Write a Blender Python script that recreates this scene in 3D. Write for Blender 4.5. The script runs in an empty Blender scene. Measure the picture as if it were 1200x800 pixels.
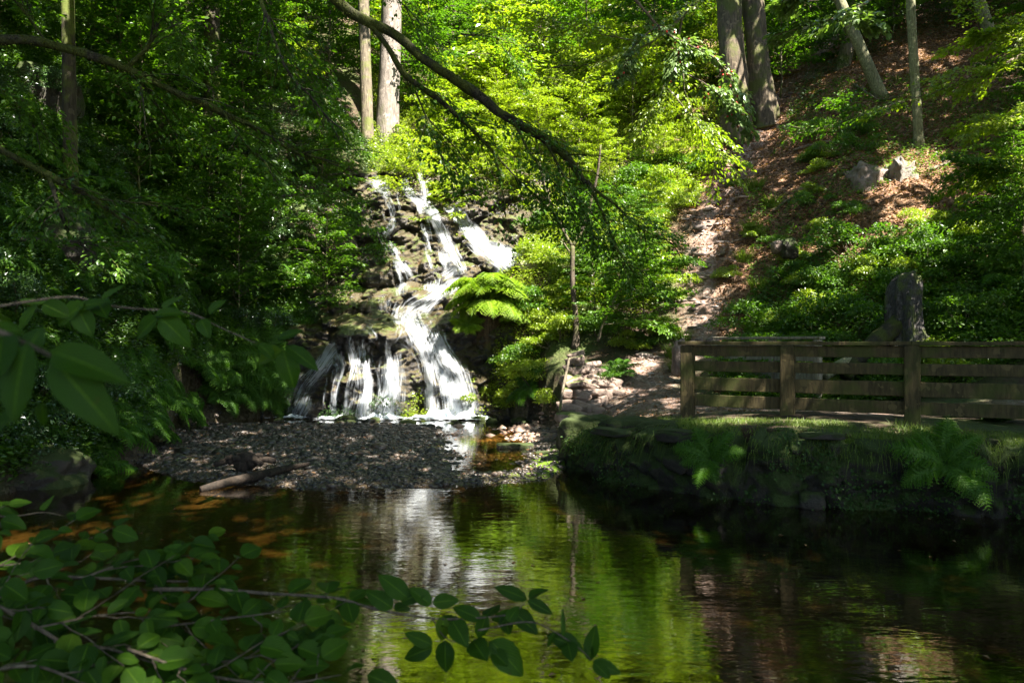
SUNE, SKY, EXPO = 5.0, .062, 2.9
import bpy, math
import numpy as np

R = np.random.default_rng(11)
F = 933.0                      # focal length in photograph pixels (28 mm on a 36 mm sensor, 1200 px)
CAM = np.array([0.0, 0.0, 1.9])
SUN = np.array([0.46, -0.50, 0.98]); SUN = SUN / np.linalg.norm(SUN)
scene = bpy.context.scene
COL = scene.collection

def W(px, py, Y):
    """a point at distance Y in front of the viewer, in metres"""
    return np.array([(px - 600) / F * Y, Y, CAM[2] - (py - 400) / F * Y])

def pix(P):
    P = np.asarray(P, float); Y = np.maximum(P[..., 1], 0.01)
    return 600 + F * P[..., 0] / Y, 400 - F * (P[..., 2] - CAM[2]) / Y

# ------------------------------------------------------------------ noise
def _h(i, j, k, s):
    n = (i.astype(np.int64) * 374761393 + j.astype(np.int64) * 668265263 + k.astype(np.int64) * 2147483647 + s * 1274126177) & 0xFFFFFFFF
    n = ((n ^ (n >> 13)) * 1274126177) & 0xFFFFFFFF
    n = (n ^ (n >> 16)) & 0xFFFFFF
    return n / float(0xFFFFFF)

def vnoise(p, s=0):
    p = np.asarray(p, float); i = np.floor(p).astype(np.int64); f = p - i; f = f * f * (3 - 2 * f)
    r = 0
    for a in (0, 1):
        for b in (0, 1):
            for c in (0, 1):
                w = (f[:, 0] if a else 1 - f[:, 0]) * (f[:, 1] if b else 1 - f[:, 1]) * (f[:, 2] if c else 1 - f[:, 2])
                r = r + w * _h(i[:, 0] + a, i[:, 1] + b, i[:, 2] + c, s)
    return r * 2 - 1

def fbm(p, o=4, s=0, g=0.5):
    p = np.asarray(p, float); r = 0; a = 1; t = 0
    for k in range(o):
        r = r + a * vnoise(p * 2 ** k + 17.3 * k, s + k); t += a; a *= g
    return r / t

def worley(p, s=0):
    """distance to the nearest feature point, and that point's random value"""
    p = np.asarray(p, float); i = np.floor(p).astype(np.int64)
    best = np.full(len(p), 9.0); sec = np.full(len(p), 9.0); val = np.zeros(len(p))
    for a in (-1, 0, 1):
        for b in (-1, 0, 1):
            for c in (-1, 0, 1):
                ci, cj, ck = i[:, 0] + a, i[:, 1] + b, i[:, 2] + c
                q = np.stack([ci + _h(ci, cj, ck, s), cj + _h(ci, cj, ck, s + 1), ck + _h(ci, cj, ck, s + 2)], 1)
                d = np.linalg.norm(q - p, axis=1); m = d < best
                sec = np.where(m, best, np.minimum(sec, d)); val = np.where(m, _h(ci, cj, ck, s + 3), val); best = np.where(m, d, best)
    return best, sec, val

# ------------------------------------------------------------------ mesh helpers
def mesh(name, V, Fs, mats=None, smooth=True, uv=None, attrs=None, mi=None):
    """Fs: list of (n,k) index arrays"""
    V = np.asarray(V, np.float32).reshape(-1, 3)
    if not isinstance(Fs, (list, tuple)): Fs = [Fs]
    Fs = [np.asarray(f, np.int32) for f in Fs if len(f)]
    me = bpy.data.meshes.new(name)
    loops = np.concatenate([f.ravel() for f in Fs]); tot = np.concatenate([np.full(len(f), f.shape[1], np.int32) for f in Fs])
    start = np.concatenate([[0], np.cumsum(tot)[:-1]]).astype(np.int32)
    me.vertices.add(len(V)); me.vertices.foreach_set('co', V.ravel())
    me.loops.add(len(loops)); me.loops.foreach_set('vertex_index', loops)
    me.polygons.add(len(tot)); me.polygons.foreach_set('loop_start', start); me.polygons.foreach_set('loop_total', tot)
    me.polygons.foreach_set('use_smooth', np.full(len(tot), smooth))
    if mi is not None: me.polygons.foreach_set('material_index', np.asarray(mi, np.int32))
    if uv is not None:
        l = me.uv_layers.new(name='UVMap'); l.data.foreach_set('uv', np.asarray(uv, np.float32)[loops].ravel())
    for k, a in (attrs or {}).items():
        t = me.attributes.new(k, 'FLOAT', 'POINT'); t.data.foreach_set('value', np.asarray(a, np.float32))
    me.update(calc_edges=True)
    for m in (mats or []): me.materials.append(m)
    return me

def link(name, me, parent=None, loc=None, rz=0, sc=1):
    o = bpy.data.objects.new(name, me); COL.objects.link(o)
    if loc is not None: o.location = [float(v) for v in loc]
    o.rotation_euler = (0, 0, rz); o.scale = (sc, sc, sc)
    if parent is not None: o.parent = parent
    return o

def tag(o, label, cat, group=None):
    o['label'] = label; o['category'] = cat
    if group: o['group'] = group
    return o

def thing(name, label, cat, loc=(0, 0, 0), group=None, rz=0, sc=1):
    return tag(link(name, None, None, loc, rz, sc), label, cat, group)

def kind(o, k): o['kind'] = k; return o

class MB:
    def __init__(s): s.V = []; s.F = {}; s.n = 0
    def add(s, V, Fs):
        V = np.asarray(V, float).reshape(-1, 3); s.V.append(V)
        for f in (Fs if isinstance(Fs, list) else [Fs]):
            f = np.asarray(f)
            if len(f): s.F.setdefault(f.shape[1], []).append(f + s.n)
        s.n += len(V); return s
    def mesh(s, name, mats, smooth=True, **k):
        return mesh(name, np.concatenate(s.V), [np.concatenate(f) for f in s.F.values()], mats, smooth, **k)

def nrm(v):
    v = np.asarray(v, float); return v / np.maximum(np.linalg.norm(v, axis=-1, keepdims=True), 1e-9)

def resample(P, step):
    """smooth (Catmull-Rom) polyline through P; last columns carried along (radii)"""
    P = np.asarray(P, float); Q = np.vstack([2 * P[0] - P[1], P, 2 * P[-1] - P[-2]]); out = []
    for i in range(1, len(Q) - 2):
        n = max(2, int(np.linalg.norm(Q[i + 1, :3] - Q[i, :3]) / step)); t = np.linspace(0, 1, n, endpoint=False)[:, None]
        a, b, c, d = Q[i - 1], Q[i], Q[i + 1], Q[i + 2]
        out.append(.5 * ((2 * b) + (-a + c) * t + (2 * a - 5 * b + 4 * c - d) * t ** 2 + (-a + 3 * b - 3 * c + d) * t ** 3))
    out.append(P[-1:]); return np.vstack(out)

def tube(P, r, sides=6, rough=0.0, seed=0, cap=True, freq=2.0, flare=None):
    P = np.asarray(P, float); n = len(P); r = np.broadcast_to(np.asarray(r, float), (n,)).copy()
    T = nrm(np.gradient(P, axis=0)); ref = np.array([0, 0, 1.0]) if abs(T[:, 2]).mean() < .8 else np.array([1.0, 0, 0])
    A = nrm(np.cross(T, ref)); B = np.cross(T, A)
    a = np.linspace(0, 2 * np.pi, sides, endpoint=False)
    rad = np.repeat(r[:, None], sides, 1)
    if flare is not None:
        t = np.linalg.norm(P - P[0], axis=1)[:, None]
        rad = rad * (1 + flare * np.exp(-t / (r[0] * 2.2)) * (1 + .55 * np.sin(a * 4 + seed)[None] + .4 * np.sin(a * 7 + seed * 2)[None]))
    D = A[:, None] * np.cos(a)[None, :, None] + B[:, None] * np.sin(a)[None, :, None]
    V = P[:, None] + D * rad[..., None]
    if rough:
        q = (P[:, None] * [freq, freq, freq * .35] + D * 1.5 * freq * .5).reshape(-1, 3)
        V = V + D * rad[..., None] * (fbm(q + seed * 7.7, 3, seed).reshape(n, sides, 1) * rough)
    i = np.arange(n - 1)[:, None]; j = np.arange(sides)[None]; k = (j + 1) % sides
    Fq = np.stack([i * sides + j + 0 * k, i * sides + k, (i + 1) * sides + k, (i + 1) * sides + j], -1).reshape(-1, 4)
    V = V.reshape(-1, 3); Fs = [Fq]
    if cap:
        V = np.vstack([V, P[:1], P[-1:]]); c0, c1 = n * sides, n * sides + 1; j = np.arange(sides); k = (j + 1) % sides
        Fs.append(np.vstack([np.stack([k, j, 0 * j + c0], 1), np.stack([(n - 1) * sides + j, (n - 1) * sides + k, 0 * j + c1], 1)]))
    return V, Fs

LEAF4 = (np.array([[0, 0, 0], [.45, .5, .10], [1, 0, -.10], [.45, -.5, .10]]), np.array([[0, 1, 2], [0, 2, 3]]))
LEAF8 = (np.array([[0, 0, 0], [.22, .34, .05], [.55, .48, .07], [.82, .25, .0], [1, 0, -.10], [.82, -.25, .0], [.55, -.48, .07], [.22, -.34, .05], [.5, 0, -.02]]),
         np.array([[0, 1, 2, 8], [8, 2, 3, 4], [8, 4, 5, 6], [0, 8, 6, 7]]))
BLADE = (np.array([[0, .5, 0], [0, -.5, 0], [.5, .35, .0], [.5, -.35, .0], [1, 0, -.25]]), [np.array([[0, 1, 3, 2]]), np.array([[2, 3, 4]])])

def leaves(P, D, N, L, wr=.55, tpl=LEAF4):
    """many leaves: base points P, directions D, normals N, lengths L"""
    n = len(P); D = nrm(D); S = nrm(np.cross(N, D)); N = np.cross(D, S); L = np.broadcast_to(L, (n,)).reshape(n, 1, 1); wr = np.broadcast_to(wr, (n,)).reshape(n, 1, 1)
    t = tpl[0][None]
    V = P[:, None] + L * (t[..., 0:1] * D[:, None] + t[..., 1:2] * wr * S[:, None] + t[..., 2:3] * N[:, None])
    k = tpl[0].shape[0]; off = (np.arange(n) * k)[:, None, None]
    fs = tpl[1] if isinstance(tpl[1], list) else [tpl[1]]
    return V.reshape(-1, 3), [(f[None] + off).reshape(-1, f.shape[1]) for f in fs]

def grid_faces(nu, nv):
    i = np.arange(nu - 1)[:, None]; j = np.arange(nv - 1)[None]
    return np.stack([i * nv + j, (i + 1) * nv + j, (i + 1) * nv + j + 1, i * nv + j + 1], -1).reshape(-1, 4)

# ------------------------------------------------------------------ materials
def M(name):
    m = bpy.data.materials.new(name); m.use_nodes = True; nt = m.node_tree; nt.nodes.clear()
    out = nt.nodes.new('ShaderNodeOutputMaterial'); return m, nt, out

class N_:
    def __init__(s, nt): s.nt = nt
    def __call__(s, t, ins=None, **kw):
        n = s.nt.nodes.new(t)
        for k, v in kw.items(): setattr(n, k, v)
        for k, v in (ins or {}).items():
            if isinstance(v, bpy.types.NodeSocket): s.nt.links.new(v, n.inputs[k])
            else: n.inputs[k].default_value = v
        return n
    def ramp(s, fac, stops, interp='LINEAR'):
        n = s.nt.nodes.new('ShaderNodeValToRGB'); s.nt.links.new(fac, n.inputs[0]); cr = n.color_ramp; cr.interpolation = interp
        while len(cr.elements) < len(stops): cr.elements.new(.5)
        for e, (p, c) in zip(cr.elements, stops): e.position = p; e.color = (*c, 1) if len(c) == 3 else c
        return n.outputs[0]
    def noise(s, vec, scale, detail=4, rough=.55, out=0, dist=0):
        n = s('ShaderNodeTexNoise', {'Vector': vec, 'Scale': scale, 'Detail': detail, 'Roughness': rough, 'Distortion': dist}); return n.outputs[out]
    def mix(s, f, a, b, mode='MIX'):
        n = s.nt.nodes.new('ShaderNodeMix'); n.data_type = 'RGBA'; n.blend_type = mode
        for i, v in ((0, f), (6, a), (7, b)):
            if isinstance(v, bpy.types.NodeSocket): s.nt.links.new(v, n.inputs[i])
            elif i == 0: n.inputs[0].default_value = v
            else: n.inputs[i].default_value = (*v, 1) if len(v) == 3 else v
        return n.outputs[2]
    def math(s, op, a, b=0.0, clamp=False):
        n = s.nt.nodes.new('ShaderNodeMath'); n.operation = op; n.use_clamp = clamp
        for i, v in ((0, a), (1, b)):
            if isinstance(v, bpy.types.NodeSocket): s.nt.links.new(v, n.inputs[i])
            else: n.inputs[i].default_value = v
        return n.outputs[0]
    def mapping(s, vec, scale):
        return s('ShaderNodeMapping', {'Vector': vec, 'Scale': scale}).outputs[0]

def leaf_mat(name, c1, c2, trans=.45, gloss=.35, spec=.5, tcol=1.5):
    """c1..c2: leaf colours spread at random over the leaves of a plant and over the plants"""
    m, nt, out = M(name); n = N_(nt)
    g = n('ShaderNodeNewGeometry'); oi = n('ShaderNodeObjectInfo')
    r = n.math('ADD', n.math('MULTIPLY', g.outputs['Random Per Island'], .7), n.math('MULTIPLY', oi.outputs['Random'], .3))
    mid = tuple((a + b) / 2 for a, b in zip(c1, c2))
    c = n.ramp(r, [(0, c1), (.5, mid), (1, c2)])
    p = n('ShaderNodeBsdfPrincipled', {'Base Color': c, 'Roughness': gloss, 'Specular IOR Level': spec})
    tc = n.mix(1.0, c, (tcol * .95, tcol * 1.05, tcol * .3), 'MULTIPLY')
    t = n('ShaderNodeBsdfTranslucent', {'Color': tc})
    mx = n('ShaderNodeMixShader', {0: trans, 1: p.outputs[0], 2: t.outputs[0]})
    nt.links.new(mx.outputs[0], out.inputs[0]); return m

def hero_leaf_mat(name, c1, c2):
    m, nt, out = M(name); n = N_(nt)
    uv = n('ShaderNodeUVMap').outputs[0]; sp = n('ShaderNodeSeparateXYZ', {0: uv})
    g = n('ShaderNodeNewGeometry')
    x = sp.outputs[0]; y = n.math('ABSOLUTE', sp.outputs[1])
    ph = n.math('SUBTRACT', x, n.math('MULTIPLY', y, .55))
    w = n.math('SINE', n.math('MULTIPLY', ph, 2 * math.pi * 9))
    vein = n.math('POWER', n.math('MULTIPLY', n.math('ADD', w, 1), .5), 6)
    mid = n.math('LESS_THAN', y, .045)
    v = n.math('MAXIMUM', n.math('MULTIPLY', vein, .5), mid)
    base = n.ramp(g.outputs['Random Per Island'], [(0, c1), (.85, c2), (1, (c2[0] * 1.9, c2[1] * 1.35, c2[2]))])
    blot = n.ramp(n.noise(n('ShaderNodeNewGeometry').outputs['Position'], 55, 3, .6), [(.70, (0, 0, 0)), (.74, (1, 1, 1))]); base = n.mix(n.math('MULTIPLY', blot, .7), base, (.09, .05, .015))
    nz = n.noise(uv, 6, 3); base = n.mix(n.math('MULTIPLY', nz, .5), base, tuple(v_ * .55 for v_ in c1))
    c = n.mix(n.math('MULTIPLY', v, .7), base, (c2[0] * 2.4, c2[1] * 1.8, c2[2] * 2))
    h = n.math('SUBTRACT', 0, w)
    b = n('ShaderNodeBump', {'Height': h, 'Strength': .35, 'Distance': .0015})
    p = n('ShaderNodeBsdfPrincipled', {'Base Color': c, 'Roughness': .5, 'Specular IOR Level': .2, 'Normal': b.outputs[0]})
    t = n('ShaderNodeBsdfTranslucent', {'Color': n.mix(1.0, c, (1.8, 1.6, .5), 'MULTIPLY')})
    mx = n('ShaderNodeMixShader', {0: .42, 1: p.outputs[0], 2: t.outputs[0]})
    nt.links.new(mx.outputs[0], out.inputs[0]); return m

def bark_mat(name, c1, c2, moss=.4, mosscol=(.06, .075, .012), scale=1.0, ridge=1.0):
    m, nt, out = M(name); n = N_(nt)
    ob = n('ShaderNodeNewGeometry').outputs['Position']
    st = n.mapping(ob, (9 * scale, 9 * scale, 1.6 * scale))
    a = n.noise(st, 2.2, 6, .62); f = n.noise(ob, 2.0 * scale, 4); s = n.noise(ob, 28 * scale, 3)
    c = n.ramp(a, [(.3, c1), (.62, c2)])
    c = n.mix(n.math('MULTIPLY', n.math('GREATER_THAN', n.noise(ob, 6 * scale, 2), .62), .55), c, tuple(min(1, v * 1.7) for v in c2))
    mk = n.ramp(f, [(.62 - .3 * moss, (0, 0, 0)), (.75 - .3 * moss, (1, 1, 1))])
    c = n.mix(n.math('MULTIPLY', mk, min(1, moss * 1.6)), c, n.mix(s, mosscol, tuple(v * 1.9 for v in mosscol)))
    b = n('ShaderNodeBump', {'Height': n.math('ADD', a, n.math('MULTIPLY', s, .3)), 'Strength': .9, 'Distance': .03 * ridge})
    p = n('ShaderNodeBsdfPrincipled', {'Base Color': c, 'Roughness': .85, 'Specular IOR Level': .25, 'Normal': b.outputs[0]})
    nt.links.new(p.outputs[0], out.inputs[0]); return m

def stone_mat(name, c1, c2, moss=.3, rough=.7, mosscol=(.055, .075, .012), scale=1.0, perisland=0.0, bump=.03):
    m, nt, out = M(name); n = N_(nt)
    geo = n('ShaderNodeNewGeometry'); ob = geo.outputs['Position']
    a = n.noise(ob, 3.5 * scale, 6, .6); s = n.noise(ob, 22 * scale, 5, .65)
    c = n.ramp(a, [(.3, c1), (.7, c2)])
    if perisland:
        rc = n.ramp(geo.outputs['Random Per Island'], [(0, tuple(v * .45 for v in c1)), (.35, c1), (.7, c2), (.9, (c2[0] * 1.15, c2[1] * .95, c2[2] * .8)), (1, tuple(min(.8, v * 1.7) for v in c2))])
        c = n.mix(perisland, c, rc)
    c = n.mix(n.math('MULTIPLY', s, .5), c, tuple(v * .5 for v in c1))
    nz = n('ShaderNodeSeparateXYZ', {0: geo.outputs['Normal']}).outputs[2]
    mk = n.math('ADD', n.math('MULTIPLY', nz, .35), n.noise(ob, 1.7 * scale, 5, .6))
    mk = n.ramp(mk, [(.95 - .6 * moss, (0, 0, 0)), (1.07 - .6 * moss, (1, 1, 1))])
    c = n.mix(mk, c, n.mix(n.noise(ob, 60, 2), mosscol, tuple(v * 2 for v in mosscol)))
    rg = n.math('ADD', n.math('MULTIPLY', mk, .9 - rough), rough)
    b = n('ShaderNodeBump', {'Height': n.math('ADD', s, n.math('MULTIPLY', n.noise(ob, 90, 2), .25)), 'Strength': .8, 'Distance': bump})
    p = n('ShaderNodeBsdfPrincipled', {'Base Color': c, 'Roughness': rg, 'Specular IOR Level': .4, 'Normal': b.outputs[0]})
    nt.links.new(p.outputs[0], out.inputs[0]); return m
# ------------------------------------------------------------------ terrain
FRONT = np.array([(-9, 13.6), (-6, 12.5), (-4.7, 10.95), (-2.7, 10.1), (-1.0, 10.35), (-.4, 10.55), (.47, 10.95), (.95, 12.2), (3, 12.4)])
BANK = np.array([(14, 5.3), (9.5, 6.9), (7.2, 7.7), (5.6, 8.35), (4.48, 8.8), (3.2, 9.2), (2.14, 9.95), (1.3, 11.0), (.86, 12.1), (.95, 13.5), (1.1, 15.2), (1.02, 17.2), (.3, 18.9), (-.2, 19.8)])
LEFTB = np.array([(-6.2, 20.0), (-7.0, 18.6), (-7.3, 17.6), (-6.7, 15), (-6.0, 12.8), (-6.25, 10.4), (-6.4, 8), (-6.2, 5.5), (-5.2, 3), (-4, 1.2), (-1, .7), (4, .9), (9, 0), (14, -.5)])
POOL = np.vstack([BANK, LEFTB])

def inside(x, y, poly):
    x = np.asarray(x, float); y = np.asarray(y, float); r = np.zeros(x.shape, bool); n = len(poly)
    for a in range(n):
        x0, y0 = poly[a]; x1, y1 = poly[(a + 1) % n]
        m = ((y0 > y) != (y1 > y)); xx = x0 + (y - y0) / (y1 - y0 + 1e-12) * (x1 - x0)
        r ^= m & (x < xx)
    return r

def dist_poly(x, y, pl):
    d = np.full(np.shape(x), 1e9)
    for (x0, y0), (x1, y1) in zip(pl[:-1], pl[1:]):
        dx, dy = x1 - x0, y1 - y0; t = np.clip(((x - x0) * dx + (y - y0) * dy) / (dx * dx + dy * dy), 0, 1)
        d = np.minimum(d, np.hypot(x - x0 - t * dx, y - y0 - t * dy))
    return d

CP = []
def colm(px, pts):
    for Y, z in pts: CP.append(((px - 600) / F * Y, Y, z))
CP += [(.95, 12.3, .6), (2.3, 10.2, .82), (3.3, 9.4, .84), (5.5, 8.6, .8), (9, 7.4, .8), (14, 5.7, .9), (1.3, 13.4, .45), (1.2, 15.0, .28), (1.75, 14.6, .38), (1.1, 16.2, 1.2), (1.8, 16.3, 1.4), (2.4, 16.0, 1.3), (1.9, 13.2, .55), (1.2, 18.3, 1.6), (1.9, 18.2, 1.9),
       (2.2, 16.5, 1.3), (2.2, 14, .88), (3.2, 14, .93), (3.6, 16, 1.2), (5, 12.5, .86), (8, 12, .9), (4.5, 14.3, .95), (5, 10.5, .84), (8, 10, .86), (12, 9.5, .95)]
colm(830, [(17.5, 2.0), (20, 4.0), (21.5, 5.2)]); colm(870, [(24, 7.0)]); colm(905, [(27, 9.9)]); colm(960, [(29.5, 11.9), (35, 14)])
colm(900, [(16.5, 1.5), (18.5, 3.2), (21, 5.6), (36, 16)]); colm(1000, [(14.5, 1.0), (16, 2.3), (18, 4.2), (21, 6.9), (25, 9.9), (30, 14), (36, 18)])
colm(1200, [(12.0, .95), (13.5, 1.7), (16, 3.7), (19, 6.2), (24, 10.3), (30, 15.5)]); colm(1400, [(10, .9), (12, 1.7), (16, 5.5), (22, 11), (28, 16)])
colm(750, [(18.5, 2.2), (21, 4.0), (25, 7.0), (30, 11), (36, 16), (44, 22), (55, 29)]); colm(650, [(19, 2.2), (22, 4.3), (26, 7.2), (32, 12), (40, 18)])
colm(620, [(19.2, .8), (20.2, 2.5), (22, 3.7), (24, 5.2)]); colm(595, [(22.7, 3.7), (24.5, 5.3)]); colm(560, [(26.5, 7.0), (29, 9), (34, 13), (42, 19), (55, 28)]); colm(450, [(26.5, 7.2), (30, 9.9), (36, 14.5), (44, 21), (55, 29)])
colm(370, [(20.5, 1.2), (21, 3), (23, 5.8), (26, 8.5), (32, 13), (40, 19)]); colm(250, [(19.2, .8), (20, 3), (22, 5.5), (26, 9), (32, 14), (40, 20), (50, 28)])
colm(120, [(13.2, .8), (14.5, 3), (17, 6), (22, 10), (30, 15), (40, 23)]); colm(0, [(10.8, .8), (12, 3), (15, 6.5), (20, 11), (28, 16)]); colm(-200, [(8.5, .8), (10, 3.5), (14, 8), (20, 13)])
CP += [(-7.4, 4, .9), (-10, 4, 4.5), (-15, 4, 9), (-6.5, 0, .7), (-10, -2, 3), (-14, -6, 6), (0, 0, .3), (3, -1, .4), (-3, -1, .5), (0, -6, 1.2), (8, -4, 1.3), (-8, -7, 3), (14, -2, 1.2), (20, 4, 4), (25, 10, 10),
       (20, 14, 11), (28, 25, 20), (30, 0, 9), (-22, 8, 14), (-25, 20, 19), (-25, -8, 12), (20, -8, 3), (0, -12, 2), (34, 45, 29), (-28, 45, 29), (-26, 32, 23)]
CP = np.array(CP); _n = len(CP)
_D = np.hypot(CP[:, None, 0] - CP[None, :, 0], CP[:, None, 1] - CP[None, :, 1])
_A = np.zeros((_n + 3, _n + 3)); _A[:_n, :_n] = _D - np.eye(_n) * .15; _A[:_n, _n] = 1; _A[:_n, _n + 1:] = CP[:, :2]; _A[_n:, :_n] = _A[:_n, _n:].T
_w = np.linalg.solve(_A, np.concatenate([CP[:, 2], [0, 0, 0]]))
def rbf(x, y):
    x = np.asarray(x, float); s = x.shape; x = x.ravel(); y = np.asarray(y, float).ravel(); o = np.empty(len(x))
    for a in range(0, len(x), 20000):
        xx, yy = x[a:a + 20000], y[a:a + 20000]
        o[a:a + 20000] = np.hypot(xx[:, None] - CP[:, 0], yy[:, None] - CP[:, 1]) @ _w[:_n] + _w[_n] + _w[_n + 1] * xx + _w[_n + 2] * yy
    return o.reshape(s)

PATHS = [np.array([(16, 10.2), (9, 11.2), (5, 12.0), (3.2, 12.9), (2.3, 14.2), (2.7, 16.2), (4.2, 17.6), (4.9, 20), (5.3, 21.5), (6.95, 24.2), (8.7, 27.1), (11.3, 29.6), (14, 32)])]
X0, X1, Y0, Y1, ST = -28, 32, -12, 56, .16
gx = np.arange(X0, X1 + .01, ST); gy = np.arange(Y0, Y1 + .01, ST)
GX, GY = np.meshgrid(gx, gy, indexing='ij')
Z = rbf(GX, GY); sh = GX.shape
p3 = np.stack([GX.ravel(), GY.ravel(), np.zeros(GX.size)], 1)
dp = dist_poly(GX, GY, PATHS[0]); onpath = np.clip(1.5 - dp / .75, 0, 1)
n1 = fbm(p3 * .45, 4, 1).reshape(sh); n2 = fbm(p3 * 2.2, 3, 5).reshape(sh); n3 = fbm(p3 * .13, 3, 15).reshape(sh)
steep = np.clip((GY - 13) / 6, 0, 1)
inp = inside(GX, GY, POOL)
dbk = dist_poly(GX, GY, np.vstack([POOL, POOL[:1]]))
land = Z + (n1 * .45 + np.abs(n2) * -.14) * np.clip(dbk / 2.5, .15, 1) * (1 - .75 * onpath) * (.35 + .65 * steep)
# eroded steps along the steep part of the path
st = np.clip((GY - 17.5) / 2, 0, 1) * onpath; stp = land / .38 + n2 * .5; land = land + st * (.26 * ((np.floor(stp) - stp) + .5) + n2 * .10)
land = np.maximum(land, .25 + .1 * n1)
yf = np.interp(GX, FRONT[:, 0], FRONT[:, 1]); dfr = GY - yf
braid = np.exp(-(((GX - (-.35 - .08 * (GY - 14))) / 1.0) ** 2)) * np.clip((GY - 10.9) / 1.0, 0, 1)
bar = .055 + n2 * .04 + n1 * .03 - .135 * braid + .085 * np.exp(-((GX - .75) / .6) ** 2 - ((GY - 12.6) / 1.9) ** 2)
bar = bar - .30 * np.clip((GY - 18.0) / .8, 0, 1)
bedz = np.where(dfr < 0, np.maximum(-.14 + dfr * .10, -1.0) + n1 * .06, bar)
ft = np.clip((dfr + .35) / .7, 0, 1); bedz = np.where(np.abs(dfr + 0) < .35, (-.14 + dfr.clip(-9, 0) * .1 + .06 * n1) * (1 - ft) + ft * bar, bedz)
ZT = np.where(inp, bedz, land); ZT = np.where(~inp & (dist_poly(GX, GY, BANK[:9]) < .30), -.7, ZT)
incl = (GY > 20.3) & (GX > -6) & (GX < .25) & (GY < 26.3) & (GX < .25)
ZT = np.where((GX > -5.9) & (GX < -.1) & (GY > 19.2) & (GY < 26.0), ZT - 1.3, ZT)

def height(x, y):
    x = np.asarray(x, float); y = np.asarray(y, float)
    i = np.clip((x - X0) / ST, 0, len(gx) - 1.001); j = np.clip((y - Y0) / ST, 0, len(gy) - 1.001); a = i.astype(int); b = j.astype(int); u = i - a; v = j - b
    return (ZT[a, b] * (1 - u) + ZT[a + 1, b] * u) * (1 - v) + (ZT[a, b + 1] * (1 - u) + ZT[a + 1, b + 1] * u) * v

def seat(px, py, y0=9.5, y1=40):
    """where the ground is seen at (px, py)"""
    Ys = np.arange(y0, y1, .06); P = np.stack([(px - 600) / F * Ys, Ys, CAM[2] - (py - 400) / F * Ys], 1); d = P[:, 2] - height(P[:, 0], P[:, 1]); k = int(np.argmax(d < 0)) if (d < 0).any() else len(Ys) - 1
    return P[max(0, k - 1)]

def pathd(x, y): return dist_poly(np.asarray(x, float), np.asarray(y, float), PATHS[0])

litter = np.clip((GX - 3.2 + (GY - 16) * -.10) / 2.0, 0, 1) * np.clip((GY - 14) / 3, 0, 1)
litter = np.clip(litter + .35 * n3, 0, 1)
gravel = inp.astype(float)
algae = np.exp(-((GX - .55) / .75) ** 2 - ((GY - 12.3) / 1.5) ** 2) * inp

def terrain_material():
    m, nt, out = M('woodland_soil'); n = N_(nt)
    ob = n('ShaderNodeNewGeometry').outputs['Position']
    A = lambda k: n('ShaderNodeAttribute', attribute_name=k).outputs['Fac']
    big = n.noise(ob, .8, 5, .6); mid = n.noise(ob, 5, 5, .65); fine = n.noise(ob, 34, 4, .7)
    soil = n.ramp(mid, [(.3, (.022, .014, .008)), (.7, (.075, .048, .028))])
    moss = n.mix(fine, (.020, .032, .006), (.075, .10, .018))
    soil = n.mix(n.ramp(big, [(.42, (0, 0, 0)), (.58, (1, 1, 1))]), soil, moss)
    vor = n('ShaderNodeTexVoronoi', {'Vector': ob, 'Scale': 13.0, 'Randomness': 1.0})
    lit = n.ramp(n('ShaderNodeSeparateColor', {0: vor.outputs['Color']}).outputs[0], [(0, (.03, .015, .008)), (.3, (.11, .05, .026)), (.6, (.22, .115, .06)), (.85, (.34, .20, .12)), (1, (.13, .06, .03))])
    lit = n.mix(n.math('MULTIPLY', fine, .5), lit, (.05, .028, .016))
    c = n.mix(A('litter'), soil, lit)
    v2 = n('ShaderNodeTexVoronoi', {'Vector': ob, 'Scale': 22.0}); g2 = n('ShaderNodeSeparateColor', {0: v2.outputs['Color']}).outputs[0]
    pc = n.ramp(g2, [(0, (.10, .07, .055)), (.5, (.22, .165, .135)), (1, (.36, .30, .26))])
    pc = n.mix(n.ramp(mid, [(.35, (0, 0, 0)), (.6, (1, 1, 1))]), pc, (.17, .105, .075))
    c = n.mix(A('path'), c, pc)
    bed = n.ramp(g2, [(0, (.03, .022, .016)), (.5, (.075, .055, .04)), (1, (.16, .12, .09))])
    bed = n.mix(n.ramp(big, [(.45, (0, 0, 0)), (.6, (1, 1, 1))]), bed, (.055, .035, .018))
    bed = n.mix(n.math('SUBTRACT', 1.0, A('silt')), (.014, .009, .005), n.mix(.4, bed, (.12, .085, .045)))
    c = n.mix(A('bed'), c, bed)
    c = n.mix(A('algae'), c, n.mix(mid, (.05, .09, .006), (.15, .24, .015)))
    hgt = n.math('ADD', n.math('MULTIPLY', mid, .6), n.math('MULTIPLY', vor.outputs['Distance'], -.5))
    hgt = n.math('ADD', hgt, n.math('MULTIPLY', fine, .35))
    b = n('ShaderNodeBump', {'Height': hgt, 'Strength': 1.0, 'Distance': .06})
    rg = n.math('SUBTRACT', .9, n.math('MULTIPLY', A('bed'), .35))
    p = n('ShaderNodeBsdfPrincipled', {'Base Color': c, 'Roughness': rg, 'Specular IOR Level': .35, 'Normal': b.outputs[0]})
    nt.links.new(p.outputs[0], out.inputs[0]); return m
pathm = np.clip(1.25 - dp / (.85 - .3 * np.clip((GY - 17) / 3, 0, 1)) + n2 * .6, 0, 1) * (~inp)
graypath = pathm
V = np.stack([GX, GY, ZT], -1).reshape(-1, 3)
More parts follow.
